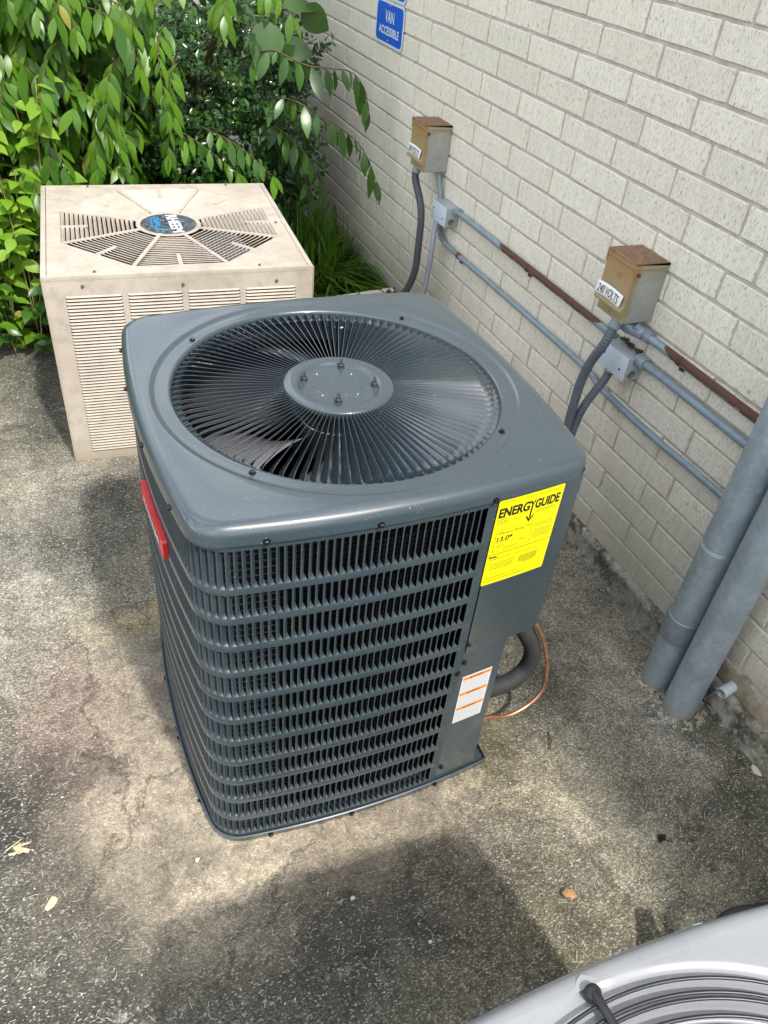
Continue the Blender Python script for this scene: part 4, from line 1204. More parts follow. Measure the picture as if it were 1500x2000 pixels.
def disc_mat():
    t = NT("rust_stained_enclosure"); P = t.obj(); s_ = t.sep(P)   # object origin at the box's lower back corner
    W = t.pos()
    n = t.noise(W, 28, 6, 0.62); n2 = t.noise(t.mapping(W, (30, 30, 7)), 1, 5, 0.6)
    gal = t.mix(t.ramp(n, [(0.3, 0), (0.7, 1)]), (0.30, 0.315, 0.29), (0.41, 0.42, 0.38))
    gal = t.mix(t.ramp(t.voro(W, 70, out='Distance'), [(0.2, 0.15), (0.6, 0)]), gal, (0.24, 0.25, 0.25))
    must = t.mix(t.ramp(n, [(0.3, 0), (0.7, 1)]), (0.33, 0.265, 0.14), (0.40, 0.335, 0.19))
    orange = t.mix(n2, (0.34, 0.195, 0.075), (0.40, 0.265, 0.12))
    brown = t.mix(t.ramp(t.noise(W, 70, 6, .75), [(.35, 0), (.65, 1)]), (0.13, 0.058, 0.036), (0.30, 0.18, 0.10))
    fx = t.math('ADD', t.math('MULTIPLY', s_[0], -11.0), t.math('MULTIPLY', t.math('SUBTRACT', n2, .5), .5))
    c = t.mix(t.ramp(fx, [(0.93, 0), (1.10, 1)]), gal, must)
    zt = t.math('ADD', s_[2], t.math('MULTIPLY', t.math('SUBTRACT', n2, .5), .08))
    c = t.mix(t.ramp(zt, [(0.118, 0), (0.150, 0.85)]), c, must)
    fo_ = t.math('MULTIPLY', t.ramp(fx, [(0.93, 0), (1.10, 1)]), t.ramp(zt, [(0.06, 0), (0.135, 0.85)]))
    c = t.mix(fo_, c, orange)
    c = t.mix(t.ramp(t.math('ADD', s_[2], t.math('MULTIPLY', n, .012)), [(0.162, 0), (0.1665, 0.95)]), c, brown)
    t.set(base=c, rough=0.62, metal=0.15)
    t.bump(n, 0.15, 0.001)
    return t.m
DM = disc_mat()
VLAB = simple("white_vinyl", (0.80, 0.80, 0.79), 0.45, var=0.02)
def disconnect(y0, label):      # y0 = the nearer (right) side, box .113 wide
    o = empty("disconnect_box", (0, y0, 0.819), 0, label, "electrical box", "rusty 240 volt disconnect boxes on the brick wall")
    w = 0.113
    mb = MB(); mb.box(-.100, -.001, 0.001, w - .001, 0.0, .156); mb.build("enclosure", DM, o, bevel=.0012)
    mb = MB(); pr = [(-.001, .1535), (-.001, .1605), (-.004, .1622), (-.108, .1642), (-.1105, .1625), (-.1105, .148), (-.1090, .148), (-.1085, .160)]
    mb.loft([[Vector((x, y, z)) for x, z in pr] for y in (-.0025, w + .0025)], cap0=True, cap1=True)
    for yy in (-.0025, w + .0010):
        mb.box(-.1085, -.001, yy, yy + .0015, .146, .1615)
        mb.box(-.1085, -.082, yy, yy + .0015, .128, .146)
    mb.build("hood", DM, o, bevel=.0006)
    mb = MB(); L = []
    for x, z in ((-.1008, .150), (-.1045, .150), (-.1062, .146), (-.1068, .06), (-.1095, .048), (-.1175, .040), (-.1185, .036), (-.1175, .031), (-.110, .0275), (-.1008, .0275)):
        L.append([Vector((x, y, z)) for y in (-.001, .003, w / 2, w - .003, w + .001)])
    mb.loft(L, closed=False)
    for yy, rv_ in ((-.001, 0), (w + .001, 1)):
        pts = [Vector((x, yy, z)) for x, z in ((-.1008, .150), (-.1045, .150), (-.1062, .146), (-.1068, .06), (-.1095, .048), (-.1175, .040), (-.1185, .036), (-.1175, .031), (-.110, .0275), (-.1008, .0275))]
        mb.add(pts, [tuple(range(10))])
    mb.build("door", DM, o)
    # small square maker's mark pressed into the door
    mk = MB()
    for a, b, c_, d in ((.045, .061, .106, .1075), (.045, .061, .1205, .122), (.045, .0465, .1075, .1205), (.0595, .061, .1075, .1205), (.0505, .0555, .1115, .1165)):
        mk.box(-.1078, -.1068, a, b, c_, d)
    mk.build("pressed_mark", DM, o)
    def lf_(u, v, off=0.0):   # u from the left edge as seen (y falls to the right)
        y = w + .005 - u; z = .0425 + v + .0035 * math.sin(u * 30)
        x = -.1105 - .0075 * max(0, min(1, (.075 - z) / .035)) - off
        return Vector((x - .001, y, z))
    mb = MB(); n = 16; vs = []; fs = []; LWd = .109
    for i in range(n + 1):
        for j in range(5): vs.append(lf_(LWd * i / n, .033 * j / 4))
    for i in range(n):
        for j in range(4): a = i * 5 + j; fs.append((a, a + 5, a + 6, a + 1))
    mb.add(vs, fs); lb = mb.build("voltage_label", VLAB, o, smooth=True)
    md = lb.modifiers.new('t', 'SOLIDIFY'); md.thickness = .0006
    mb = MB(); flat_text(mb, "240 VOLTS", .0290, (LWd / 2 - .001, .0165), lambda u, v: lf_(u, v, .0018), bold=0, width=.088); mb.build("lettering", INKB, lb)
    sc = screw_mesh("screw", .0040, RUST); screw_at(o, (-.0935, -.0028, .1345), (0, -1, 0), sc); screw_at(o, (-.1003, .060, .012), (-1, 0, 0), screw_mesh("screw", .003, DM))
    return o
disconnect(0.2465, "nearer rusty topped 240 volt box on the wall, just above a grey junction box")
disconnect(1.498, "farther rusty topped 240 volt box on the wall, nearest to the shrubs")
def galv_mat(name, c0, c1, sc=55, rough=0.45, dirt=True):
    t = NT(name); P = t.pos()
    q = t.voro(P, sc, out='Color'); k = t.sep(q)[0]
    c = t.mix(k, c0, c1)
    c = t.mix(t.ramp(t.noise(P, 9, 6, 0.65), [(0.42, 0), (0.7, 0.6)]), c, tuple(x * .68 for x in c0))
    if dirt:
        f = t.ramp(t.sep(t.voro(t.mapping(P, (1, 1, .7)), sc * .9, out='Color'))[1], [(0.86, 0), (0.90, .75)])
        c = t.mix(t.math('MULTIPLY', f, t.ramp(t.noise(P, 12, 3, .5), [(.45, 0), (.6, 1)])), c, (0.42, 0.50, 0.52))
        z = t.sep(P)[2]
        c = t.mix(t.ramp(t.math('ADD', z, t.math('MULTIPLY', t.noise(P, 40, 5, .6), .035)), [(0.022, .85), (0.045, 0)]), c, (0.42, 0.38, 0.28))
    t.set(base=c, rough=rough, metal=0.35)
    t.bump(t.noise(P, 60, 5, .6), .15, .001)
    return t.m
JBM = paint_mat("galvanised_box", (0.50, 0.55, 0.60), .33, dirt=.2, dirtc=(.33, .36, .38), coat=0.0); JBM.node_tree.nodes["Principled BSDF"].inputs["Metallic"].default_value = 0.55
JBC = paint_mat("sky_lit_zinc_plate", (0.56, 0.63, 0.72), .36, coat=0.0)  # front plate: sky light on this face put into a paler colour
JBM2 = paint_mat("shaded_zinc", (0.36, 0.39, 0.41), .45, dirt=.5, dirtc=(.26, .26, .24), coat=0.0)  # box body: same zinc, darker, its shade put into the colour
def jbox(y0, z0, label):
    o = empty("junction_box", (0, y0, z0), 0, label, "electrical box", "grey junction boxes on the brick wall")
    w, h, d = .116, .069, .056
    mb = MB(); mb.box(-d, -.001, .001, w - .001, .001, h - .001); mb.build("box_body", JBM2, o, bevel=.0008)
    mb = MB(); mb.box(-d - .0022, -d + .0002, 0, w, 0, h); cvr = mb.build("cover_plate", JBC, o, bevel=.0009)
    hm = MB(); hm.lathe([(0, .0008), (.0034, .0008), (.0036, 0)], 12); HM_ = hm.mesh("cover_screw", BLACKM)
    for y, z in ((.102, .018), (.030, .020)) if False else ((.100, .040), (.024, .026)):
        place("cover_screw", HM_, o, Matrix.Translation((-d - .0024, y, z)) @ Matrix.Rotation(-PI / 2, 4, 'Y'))
    kn = MB(); kn.lathe([(0.0125, 0), (.0122, .0008), (.0108, .0009), (.0105, .0002), (0, .0002)], 20)
    k = kn.build("knockout", simple("knockout_zinc", (0.17, 0.19, 0.22), .4, .5), o, smooth=True); k.matrix_local = Matrix.Translation((-.032, .0009, .018)) @ Matrix.Rotation(PI / 2, 4, 'X')
    return o
jbox(.2235, .655, "grey metal junction box just below the nearer rusty box, flexible conduits beside it")
jbox(1.353, .665, "grey metal junction box below the far rusty box, nearest to the grass")
# dead leaves and dirt caught on top of the near junction box
db = MB(); rd = random.Random(21)
for k in range(26):
    y = rd.uniform(.235, .335); s_ = rd.uniform(.003, .007); c_ = Vector((-rd.uniform(.004, .014), y, .7255 + s_ * .5 + rd.uniform(0, .006)))
    M = Matrix.Translation(c_) @ Matrix.Rotation(rd.uniform(0, 6), 4, Vector((rd.random(), rd.random(), rd.random())).normalized())
    db.box(-s_, s_, -s_ * .6, s_ * .6, -s_ * .5, s_ * .5, M)
tag(db.build("debris", simple("dirt_crumbs", (0.05, 0.038, 0.026), .95, var=.4), None, bevel=.0006), "crumbs of dark dirt lying on top of the near junction box", "dirt", kind='stuff')
# flexible conduits: ribbed tubes
def flex(pts, r, mat, label, pitch=.0085):
    p = smoothpts(pts, 14)
    # resample
    L = [0]
    for a, b in zip(p, p[1:]): L.append(L[-1] + (b - a).length)
    n = int(L[-1] / (pitch / 4)); out = []; rr = []; j = 0
    for i in range(n + 1):
        s_ = L[-1] * i / n
        while j < len(L) - 2 and L[j + 1] < s_: j += 1
        out.append(p[j].lerp(p[j + 1], (s_ - L[j]) / max(L[j + 1] - L[j], 1e-9)))
        rr.append(r * (1 - .17 * ((i % 4) == 0)))
    mb = MB(); mb.tube(out, rr, 14)
    o = mb.build("flexible_conduit", mat, None, smooth=True); tag(o, label, "conduit")
    f = MB(); d0 = (out[6] - out[0]).normalized(); f.tube([out[0] - d0 * .004, out[0] + d0 * .022], r * 1.22, 12); f.build("connector", CND, o, smooth=True, angle=40)
    return o
FLX = simple("grey_flexible_conduit", (0.105, 0.120, 0.145), .45, var=.08)
FLXD = simple("dark_flexible_conduit", (0.060, 0.065, 0.078), .5, var=.08)
FLXL = simple("pale_flexible_conduit", (0.28, 0.32, 0.36), .42, var=.08)
flex([(-.088, .276, .817), (-.096, .277, .790), (-.112, .276, .745), (-.120, .295, .690), (-.128, .305, .62), (-.135, .300, .55), (-.150, .285, .46), (-.20, .25, .38), (-.32, .18, .33), (-.50, .08, .36), (-.585, .03, .44)], .0135, FLX,
     "thick ribbed grey conduit dropping from the near rusty box behind the dark unit", )
flex([(-.030, .310, .654), (-.050, .300, .62), (-.085, .292, .58), (-.110, .290, .53), (-.125, .285, .47), (-.16, .26, .38), (-.28, .20, .30), (-.48, .11, .30), (-.585, .07, .40)], .0125, FLX,
     "thinner ribbed grey conduit dropping from the near junction box, behind the thick one")
flex([(-.080, 1.578, .817), (-.092, 1.572, .78), (-.100, 1.475, .69), (-.104, 1.455, .56), (-.11, 1.452, .45), (-.14, 1.475, .35), (-.22, 1.50, .24), (-.38, 1.50, .17), (-.60, 1.50, .22)], .0140, FLXD,
     "dark ribbed conduit dropping from the far rusty box")
flex([(-.040, 1.432, .664), (-.056, 1.430, .63), (-.070, 1.405, .55), (-.075, 1.405, .45), (-.09, 1.41, .36), (-.15, 1.42, .26), (-.32, 1.43, .18), (-.60, 1.44, .20)], .0105, FLXL,
     "pale ribbed conduit dropping from the far junction box beside the dark one", .0065)

# ------------------------------------------------------------------ big vertical pipes
PIPE = galv_mat("galvanised_pipe", (0.33, 0.40, 0.45), (0.41, 0.485, 0.53), 75, .42)
def vpipe(x, y, r, label, rings, coup=None):
    mb = MB(); prof = [(r, -.02)]
    for zr in rings: prof += [(r, zr - .002), (r - .0014, zr - .0005), (r - .0014, zr + .0005), (r, zr + .002)]
    prof += [(r, 2.9)]
    mb.lathe(prof, 40, Matrix.Translation((x, y, 0)))
    o = mb.build("vertical_pipe", PIPE, None, smooth=True, angle=15)
    tag(o, label, "pipe", "thick galvanised pipes rising in front of the wall")
    if coup:
        z0, z1 = coup; mb = MB(); mb.lathe([(r, z0 - .001), (r + .0035, z0), (r + .004, z0 + .003), (r + .004, z1 - .003), (r + .0032, z1), (r, z1 + .001)], 40, Matrix.Translation((x, y, 0)))
        mb.build("coupling", galv_mat("dull_coupling", (0.25, 0.30, 0.34), (0.31, 0.36, 0.40), 50, .4, False), o, smooth=True, angle=30)
        mb = MB(); mb.lathe([(r + .0034, z1 - .0005), (r + .0047, z1), (r + .0034, z1 + .0012)], 40, Matrix.Translation((x, y, 0))); mb.build("coupling_rim", JBM, o, smooth=True)
    return o
vpipe(-.088, -.290, .0425, "left one of the two thick grey pipes, with a dull coupling near its foot", (.500, .5055), (.185, .262))
vpipe(-.088, -.3885, .0435, "right one of the two thick grey pipes, mottled and without a coupling", ())
gr = MB(); gp = random.Random(8)
for cx, cy, rr in ((-.088, -.3885, .06), (-.088, -.29, .052)):
    for k in range(150):
        a = gp.uniform(0, 2 * PI); d = rr * gp.uniform(.75, 1.25); s_ = gp.uniform(.0015, .005)
        M = Matrix.Translation((min(cx + d * math.cos(a), -.014), cy + d * math.sin(a), s_ * .2)) @ Matrix.Rotation(gp.uniform(0, 6), 4, Vector((gp.random(), gp.random(), 1)).normalized())
        gr.box(-s_, s_, -s_ * .8, s_ * .8, -s_ * .5, s_ * .5, M)
tag(gr.build("grout", mortar_mat("pale_grout", (0.32, 0.29, 0.21), (0.50, 0.47, 0.38)), None, bevel=.001), "crumbly pale grout round the feet of the two thick pipes", "grout", kind='stuff')
# pvc stub with a wire out of the wall foot
sb = MB(); sb.lathe([(.0125, -.02), (.0155, -.02), (.0155, .041), (.0148, .043), (.0125, .043), (.0120, .02), (.0120, -.02)], 24, Matrix.Translation((0, 0, 0)))
stub = empty("pipe_stub", (-.003, -.444, .122), 0, "short pale plastic pipe stub with a wire hanging out, low on the wall", "pipe")
o = sb.build("sleeve", simple("pale_pvc", (0.50, 0.56, 0.60), .4, var=.03), stub, smooth=True, angle=40)
o.matrix_local = Matrix.Rotation(R(-97), 4, 'Y') @ Matrix.Rotation(R(8), 4, 'X')
wm_ = MB(); wm_.tube(smoothpts([(-.010, .000, .002), (-.040, .003, -.002), (-.050, .008, -.022), (-.046, .018, -.045), (-.050, .030, -.068), (-.054, .040, -.090)], 8), .0036, 10)
wm_.build("wire", simple("grey_wire", (0.10, 0.115, 0.13), .5), stub, smooth=True)

# ------------------------------------------------------------------ signs
BLUE = simple("sign_blue", (0.012, 0.11, 0.60), .35, var=.03)
SWH = simple("sign_white", (0.62, 0.72, 0.80), .4, var=.02)
def sign(y0, y1, z0, z1, label, lines):
    o = empty("sign", (-.004, (y0 + y1) / 2, (z0 + z1) / 2), 0, label, "sign")
    w, h = y1 - y0, z1 - z0
    def mp_(u, v, off=0.0): return Vector((-off, -u, v))
    mb = MB(); pts = rr_pts(-w / 2, w / 2, -h / 2, h / 2, .026)
    mb.loft([[mp_(u, v, 0) for u, v in pts], [mp_(u, v, .0018) for u, v in pts]], cap0=True, cap1=True); mb.build("panel", SWH, o)
    pts = rr_pts(-w / 2 + .0085, w / 2 - .0085, -h / 2 + .0085, h / 2 - .0085, .019)
    mb = MB(); mb.add([mp_(u, v, .0022) for u, v in pts], [tuple(range(len(pts)))]); mb.build("blue_field", BLUE, o)
    if lines:
        mb = MB()
        for s_, sz, wd, v in lines: flat_text(mb, s_, sz, (0, v), lambda a, b: mp_(a, b, .0028), bold=.0012, width=wd)
        mb.build("lettering", SWH, o)
    for v in (-h / 2 + .018, h / 2 - .014):
        screw_at(o, mp_(0, v, .002), (-1, 0, 0), screw_mesh("bolt", .0042, simple("bolt_zinc", (0.35, 0.36, 0.37), .4, .6)), "bolt")
    return o
sign(1.993, 2.275, 1.118, 1.270, "small blue sign on the brick wall reading VAN ACCESSIBLE in white", [("VAN", .056, .092, .024), ("ACCESSIBLE", .040, .205, -.026)])
sign(1.993, 2.275, 1.276, 1.720, "tall blue sign above the small one, only its bottom edge in the picture", [])

# ------------------------------------------------------------------ painted steel rod lying against the wall foot
def flaky():
    t = NT("flaking_cream_paint"); P = t.pos(); n = t.noise(P, 34, 6, .7)
    e = t.ramp(t.math('MULTIPLY', t.math('ADD', t.sep(P)[0], .30), 3.2), [(0.55, 0), (0.95, .16)])
    k = t.ramp(t.math('ADD', n, e), [(0.56, 0), (0.58, 1)])
    t.set(base=t.mix(k, (0.66, 0.63, 0.50), (0.045, 0.035, 0.035)), rough=.7); t.bump(k, .4, -.001); return t.m
rod = MB(); rod.tube([(-.024, 1.796, .2215), (-.30, 1.80, .203), (-.62, 1.806, .185)], .0135, 14)
rod.tube([(-.60, 1.806, .190), (-.615, 1.806, .002)], .010, 10); rod.tube([(-.05, 1.797, .212), (-.05, 1.797, .02)], .010, 10)
tag(rod.build("rail", flaky(), None, smooth=True, angle=45), "low rail with flaking cream paint between the dark unit and the wall", "rail")

# ------------------------------------------------------------------ leaves
def leaf_mat(name, c0, c1, rough=.38, trans=.25, vein=True, spec=.5):
    t = NT(name)
    oi = t.n("ShaderNodeObjectInfo").outputs['Random']
    at = t.n("ShaderNodeAttribute"); at.attribute_name = 'tint'
    r = t.math('FRACT', t.math('ADD', oi, at.outputs['Fac']))
    P = t.pos(); n = t.noise(P, 5, 4, .6)
    c = t.mix(r, c0, c1)
    c = t.mix(t.ramp(n, [(.35, 0), (.65, .5)]), c, tuple(x * .62 for x in c0))
    c = t.mix(t.math('MULTIPLY', t.ramp(r, [(.990, 0), (.994, 1)]), .75), c, (.35, .26, .05))
    t.set(base=c, rough=rough, spec=spec)
    tr = t.n("ShaderNodeBsdfTranslucent"); t.put(tr.inputs[0], t.mix(.35, c, (.35, .5, .05)))
    mx = t.n("ShaderNodeMixShader"); mx.inputs[0].default_value = trans
    t.link(t.b.outputs[0], mx.inputs[1]); t.link(tr.outputs[0], mx.inputs[2]); t.link(mx.outputs[0], t.out.inputs[0])
    return t.m
def leaf_template(L, W, prof, fold=.18, droop=.25, wav=0.0):
    """midrib along +X, blade in XY, normal +Z"""
    n = len(prof); vs = []; fs = []
    for i, w in enumerate(prof):
        x = L * i / (n - 1); z = -droop * L * (i / (n - 1)) ** 2
        hw = W * w / 2; zz = z + hw * fold * 2 + wav * L * math.sin(i * 2.1)
        vs += [(x, -hw, zz), (x, 0, z), (x, hw, zz)]
    for i in range(n - 1):
        a = i * 3; fs += [(a, a + 3, a + 4, a + 1), (a + 1, a + 4, a + 5, a + 2)]
    return np.array(vs), fs
def basis(d, up, s=1.0, roll=0.0):
    d = Vector(d).normalized(); up = Vector(up)
    y = up.cross(d)
    if y.length < 1e-4: y = d.orthogonal()
    y.normalize(); z = d.cross(y)
    if roll:
        c, sn = math.cos(roll), math.sin(roll); y, z = y * c + z * sn, z * c - y * sn
    return Matrix((d * s, y * s, z * s)).transposed()
def leaf_set(parent, tmpl, mat, items, name, keep=0, names="leaf"):
    """items: (pos, 3x3). The largest-seeming ones in view get objects of their own."""
    tv, tf = tmpl
    items = list(items)
    solo = set()
    if keep:
        sc_ = []
        for i, (p, B) in enumerate(items):
            q = view(p)
            if q and -.01 < q[0] < 1.01 and -.01 < q[1] < 1.01:
                sc_.append((q[2] / B.col[0].length, i))
        sc_.sort(); solo = set(i for _, i in sc_[:keep])
        mb = MB(); mb.add([tuple(v) for v in tv], tf); lm = mb.mesh(name, mat, smooth=True)
        for i in solo:
            p, B = items[i]; M = B.to_4x4(); M.translation = p
            place(name, lm, parent, M)
    rest = [it for i, it in enumerate(items) if i not in solo]
    if not rest: return
    B = np.array([[list(r) for r in b] for _, b in rest]); T = np.array([list(p) for p, _ in rest])
    V = (np.einsum('nij,kj->nki', B, tv) + T[:, None, :]).reshape(-1, 3)
    nv = len(tv); F = np.array(tf)
    FF = (F[None, :, :] + (np.arange(len(rest)) * nv)[:, None, None]).reshape(-1, F.shape[1])
    me = bpy.data.meshes.new(names)
    me.vertices.add(len(V)); me.vertices.foreach_set('co', V.astype(np.float32).ravel())
    k = F.shape[1]
    me.loops.add(FF.size); me.loops.foreach_set('vertex_index', FF.astype(np.int32).ravel())
    me.polygons.add(len(FF)); me.polygons.foreach_set('loop_start', np.arange(0, FF.size, k, dtype=np.int32))
    me.polygons.foreach_set('use_smooth', np.ones(len(FF), dtype=bool))
    me.update(calc_edges=True)
    a = me.attributes.new('tint', 'FLOAT', 'POINT'); a.data.foreach_set('value', np.repeat(rng.random(len(rest)), nv).astype(np.float32))
    me.materials.append(mat)
    tag(new_obj(names, me, None, parent), kind='stuff')
BARK = simple("brown_twig", (0.10, 0.065, 0.038), .85, var=.3, scale=40)
TWIG = simple("green_twig", (0.22, 0.20, 0.07), .6, var=.3, scale=40)
lrn = random.Random(31)
def U(a, b): return lrn.uniform(a, b)
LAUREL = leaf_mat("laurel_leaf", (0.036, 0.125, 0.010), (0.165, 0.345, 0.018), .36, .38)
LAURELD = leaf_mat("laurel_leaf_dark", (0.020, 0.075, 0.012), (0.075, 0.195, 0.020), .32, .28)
HOLLY = leaf_mat("holly_leaf", (0.016, 0.056, 0.012), (0.045, 0.125, 0.018), .22, .14)
BROAD = leaf_mat("broad_leaf", (0.050, 0.125, 0.030), (0.075, 0.165, 0.04), .5, .3)
LIME = leaf_mat("lime_leaf", (0.20, 0.40, 0.03), (0.32, 0.52, 0.05), .5, .4)
T_LAUR = leaf_template(1.0, .35, [0.02, .55, .92, 1.0, .86, .5, 0.02], .05, .20, .006)
T_HOLLY = leaf_template(1.0, .50, [0.03, .85, 1.0, .6, 0.02], .16, .1)
T_BROAD = leaf_template(1.0, .74, [0.05, .72, .98, 1.0, .93, .74, .42, 0.02], .10, .22, .006)
T_OVAL = leaf_template(1.0, .58, [0.03, .8, 1.0, .85, .45, 0.02], .12, .2)

def spray(items, tw, pts, ls, spacing, hang=.75, up=(0, -.3, 1), fwd=.45, both=True, r0=.0028):
    """leaves in two rows along a twig"""
    p = smoothpts(pts, 6); tw.tube(p, [r0 * (1 - .7 * i / (len(p) - 1)) for i in range(len(p))], 5)
    acc = 0; side = 1
    for a, b in zip(p, p[1:]):
        acc += (b - a).length
        if acc >= spacing:
            acc = 0; side = -side
            t = (b - a).normalized(); sd_ = t.cross(Vector((0, 0, 1)))
            if sd_.length < .1: sd_ = Vector((1, 0, 0))
            sd_.normalize()
            d = t * fwd + sd_ * side * .55 + Vector((U(-.15, .15), U(-.25, .1), -hang + U(-.2, .2)))
            s_ = ls * random.choice((U(.45, .8), U(.7, 1.1), U(.8, 1.15)))
            items.append((b.copy(), basis(d, Vector(up) + Vector((U(-.35, .35), U(-.5, .2), 0)), s_, U(-.4, .4))))
    t = (p[-1] - p[-2]).normalized()
    items.append((p[-1].copy(), basis(t + Vector((0, 0, -.3)), up, ls * .8)))

# laurel on the left, its weeping twigs hanging over the beige unit
la = empty("laurel_shrub", (-1.45, 2.75, 0.02), 0, "large bright green laurel shrub with drooping twigs of long leaves, filling the upper left", "shrub")
O = Vector(la.location); items = []; tw = MB(); dk = []
for k in range(5):
    b = Vector((U(-.4, .5), U(-.1, .3), 0)); tw.tube(smoothpts([b, b + Vector((U(-.1, .1), U(-.1, 0), .5)), b + Vector((U(-.3, .3), U(-.3, .1), 1.1)), b + Vector((U(-.4, .4), U(-.3, .1), 1.7))], 6), .016, 8)
for k in range(400):
    x = U(-2.5, -1.02); y = U(2.17, 3.15); z = U(.34, 1.42)
    if x > -1.0 and z < .8 and y < 2.4: z = U(.62, 1.3)
    if -1.6 < x < -.6: y = max(y, 2.14 + .10)
    q = Vector((x, y, z)) - O; dr = Vector((U(-.6, .7), U(-1.0, -.25), 0)).normalized(); ln = U(.16, .36)
    p1 = q + dr * ln * .5 + Vector((0, 0, U(-.01, .05))); p2 = q + dr * ln * .85 + Vector((0, 0, -U(.02, .08))); p3 = q + dr * ln * 1.05 + Vector((0, 0, -U(.06, .18)))
    if (p3 + O).y < 2.0: continue
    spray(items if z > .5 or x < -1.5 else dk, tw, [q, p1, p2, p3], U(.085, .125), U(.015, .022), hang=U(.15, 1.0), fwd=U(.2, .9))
young = []
for k in range(26):
    q = Vector((U(-1.75, -.50), U(2.2, 2.5), U(1.17, 1.34))) - O; dr = Vector((U(-.6, .6), U(-.9, -.3), 0)).normalized() * U(.12, .22)
    spray(young, tw, [q, q + dr * .6 + Vector((0, 0, .01)), q + dr - Vector((0, 0, .05))], U(.085, .115), .016, hang=1.0, fwd=.2)
# named hanging twigs in front
front = [[(-1.16, 2.3, 1.12), (-1.27, 2.15, 1.10), (-1.33, 2.06, 1.03), (-1.37, 2.0, .93)], [(-1.0, 2.3, 1.06), (-1.08, 2.15, 1.04), (-1.13, 2.05, .98), (-1.15, 2.02, .80)],
         [(-.85, 2.35, 1.14), (-.90, 2.2, 1.13), (-.93, 2.1, 1.05), (-.92, 2.05, .90)], [(-.80, 2.4, 1.0), (-.86, 2.25, .98), (-.90, 2.12, .90), (-.93, 2.06, .74)],
         [(-.95, 2.3, .80), (-.85, 2.18, .79), (-.76, 2.1, .74), (-.66, 2.04, .67)], [(-.75, 2.3, .78), (-.66, 2.15, .76), (-.58, 2.08, .71), (-.52, 2.02, .66)],
         [(-1.3, 2.3, .86), (-1.33, 2.17, .84), (-1.36, 2.07, .76), (-1.38, 2.03, .67)], [(-1.10, 2.3, .92), (-1.15, 2.15, .89), (-1.19, 2.07, .80), (-1.2, 2.04, .70)]]
for b in front: spray(items, tw, [Vector(p) - O for p in b], .098, .0165)
tw.build("twigs", BARK, la, smooth=True)
leaf_set(la, T_LAUR, LAUREL, items, "leaf", 230, "foliage")
leaf_set(la, T_LAUR, leaf_mat("young_laurel_leaf", (0.085, 0.20, 0.015), (0.15, 0.31, 0.03), .32, .4), young, "leaf", 60, "young_foliage")
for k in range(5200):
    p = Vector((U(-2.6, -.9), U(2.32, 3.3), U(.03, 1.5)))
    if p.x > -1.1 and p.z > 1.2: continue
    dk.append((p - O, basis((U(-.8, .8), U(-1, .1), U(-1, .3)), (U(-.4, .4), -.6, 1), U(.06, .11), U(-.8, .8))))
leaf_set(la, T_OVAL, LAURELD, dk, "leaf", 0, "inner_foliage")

# second laurel reaching right, to the wall
lb_ = empty("laurel_shrub", (-.70, 2.75, 0.02), 0, "darker laurel whose two leafy branches arch right in front of the brick wall", "shrub")
O = Vector(lb_.location); items = []; tw = MB()
tw.tube(smoothpts([(0, 0, 0), (.02, -.1, .5), (.05, -.15, .9), (.1, -.3, 1.15)], 6), .014, 8)
br = [[(-.52, 2.65, .95), (-.47, 2.25, 1.07), (-.430, 2.10, 1.075), (-.374, 2.04, 1.06), (-.290, 2.02, 1.056), (-.204, 2.0, 1.045), (-.150, 1.99, .985), (-.138, 1.985, .92)],
      [(-.52, 2.6, .80), (-.46, 2.2, .91), (-.403, 2.06, .925), (-.273, 1.98, .862), (-.182, 1.96, .80), (-.131, 1.94, .73), (-.09, 1.93, .64)],
      [(-.50, 2.5, .80), (-.45, 2.3, .82), (-.42, 2.20, .78), (-.36, 2.16, .68), (-.335, 2.12, .58)], [(-.50, 2.4, .76), (-.46, 2.25, .79), (-.42, 2.16, .78), (-.33, 2.10, .69), (-.30, 2.06, .60)],
      [(-.55, 2.6, .70), (-.42, 2.4, .68), (-.32, 2.3, .60), (-.28, 2.25, .5)]]
for i, b in enumerate(br): spray(items, tw, [Vector(p) - O for p in b], (.118 if i < 2 else .10), .021, hang=.95, fwd=.3, r0=.0036)
tw.build("twigs", BARK, lb_, smooth=True)
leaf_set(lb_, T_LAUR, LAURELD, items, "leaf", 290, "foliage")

# dark holly-like shrub in the middle
ho_ = empty("holly_shrub", (-.58, 2.80, 0.02), 0, "dense dark shrub with tiny glossy leaves between the laurels, behind the beige unit", "shrub")
O = Vector(ho_.location); items = []; tw = MB()
for k in range(6): tw.tube(smoothpts([(U(-.1, .1), 0, 0), (U(-.2, .2), U(-.1, .1), .5), (U(-.35, .35), U(-.2, .2), 1.0)], 5), .012, 6)
for k in range(2600):
    a = U(0, 2 * PI); e = math.asin(U(-.9, 1)); rr = U(.62, 1.0)
    c_ = Vector((.52 * rr * math.cos(a) * math.cos(e), .60 * rr * math.sin(a) * math.cos(e), .56 + .56 * rr * math.sin(e)))
    c_ *= 1 + .12 * math.sin(a * 5 + e * 7)
    if (c_ + O).x > -.10 - .25 * max(0, .5 - abs(c_.z - .5)): continue
    if c_.y > .2: continue
    n_ = c_.normalized(); dd = (n_ * .6 + Vector((U(-.6, .6), U(-.6, .2), U(-.1, .7)))).normalized()
    for j in range(9):
        p = c_ + dd * .012 * j; ang = j * 2.4
        o1 = dd.orthogonal().normalized(); o2 = dd.cross(o1)
        d = dd * .5 + o1 * math.cos(ang) + o2 * math.sin(ang)
        items.append((p, basis(d, Vector((U(-.4, .4), -.5, 1)), U(.024, .040), U(-.6, .6))))
tw.build("twigs", BARK, ho_, smooth=True)
leaf_set(ho_, T_HOLLY, HOLLY, items, "leaf", 0, "foliage")

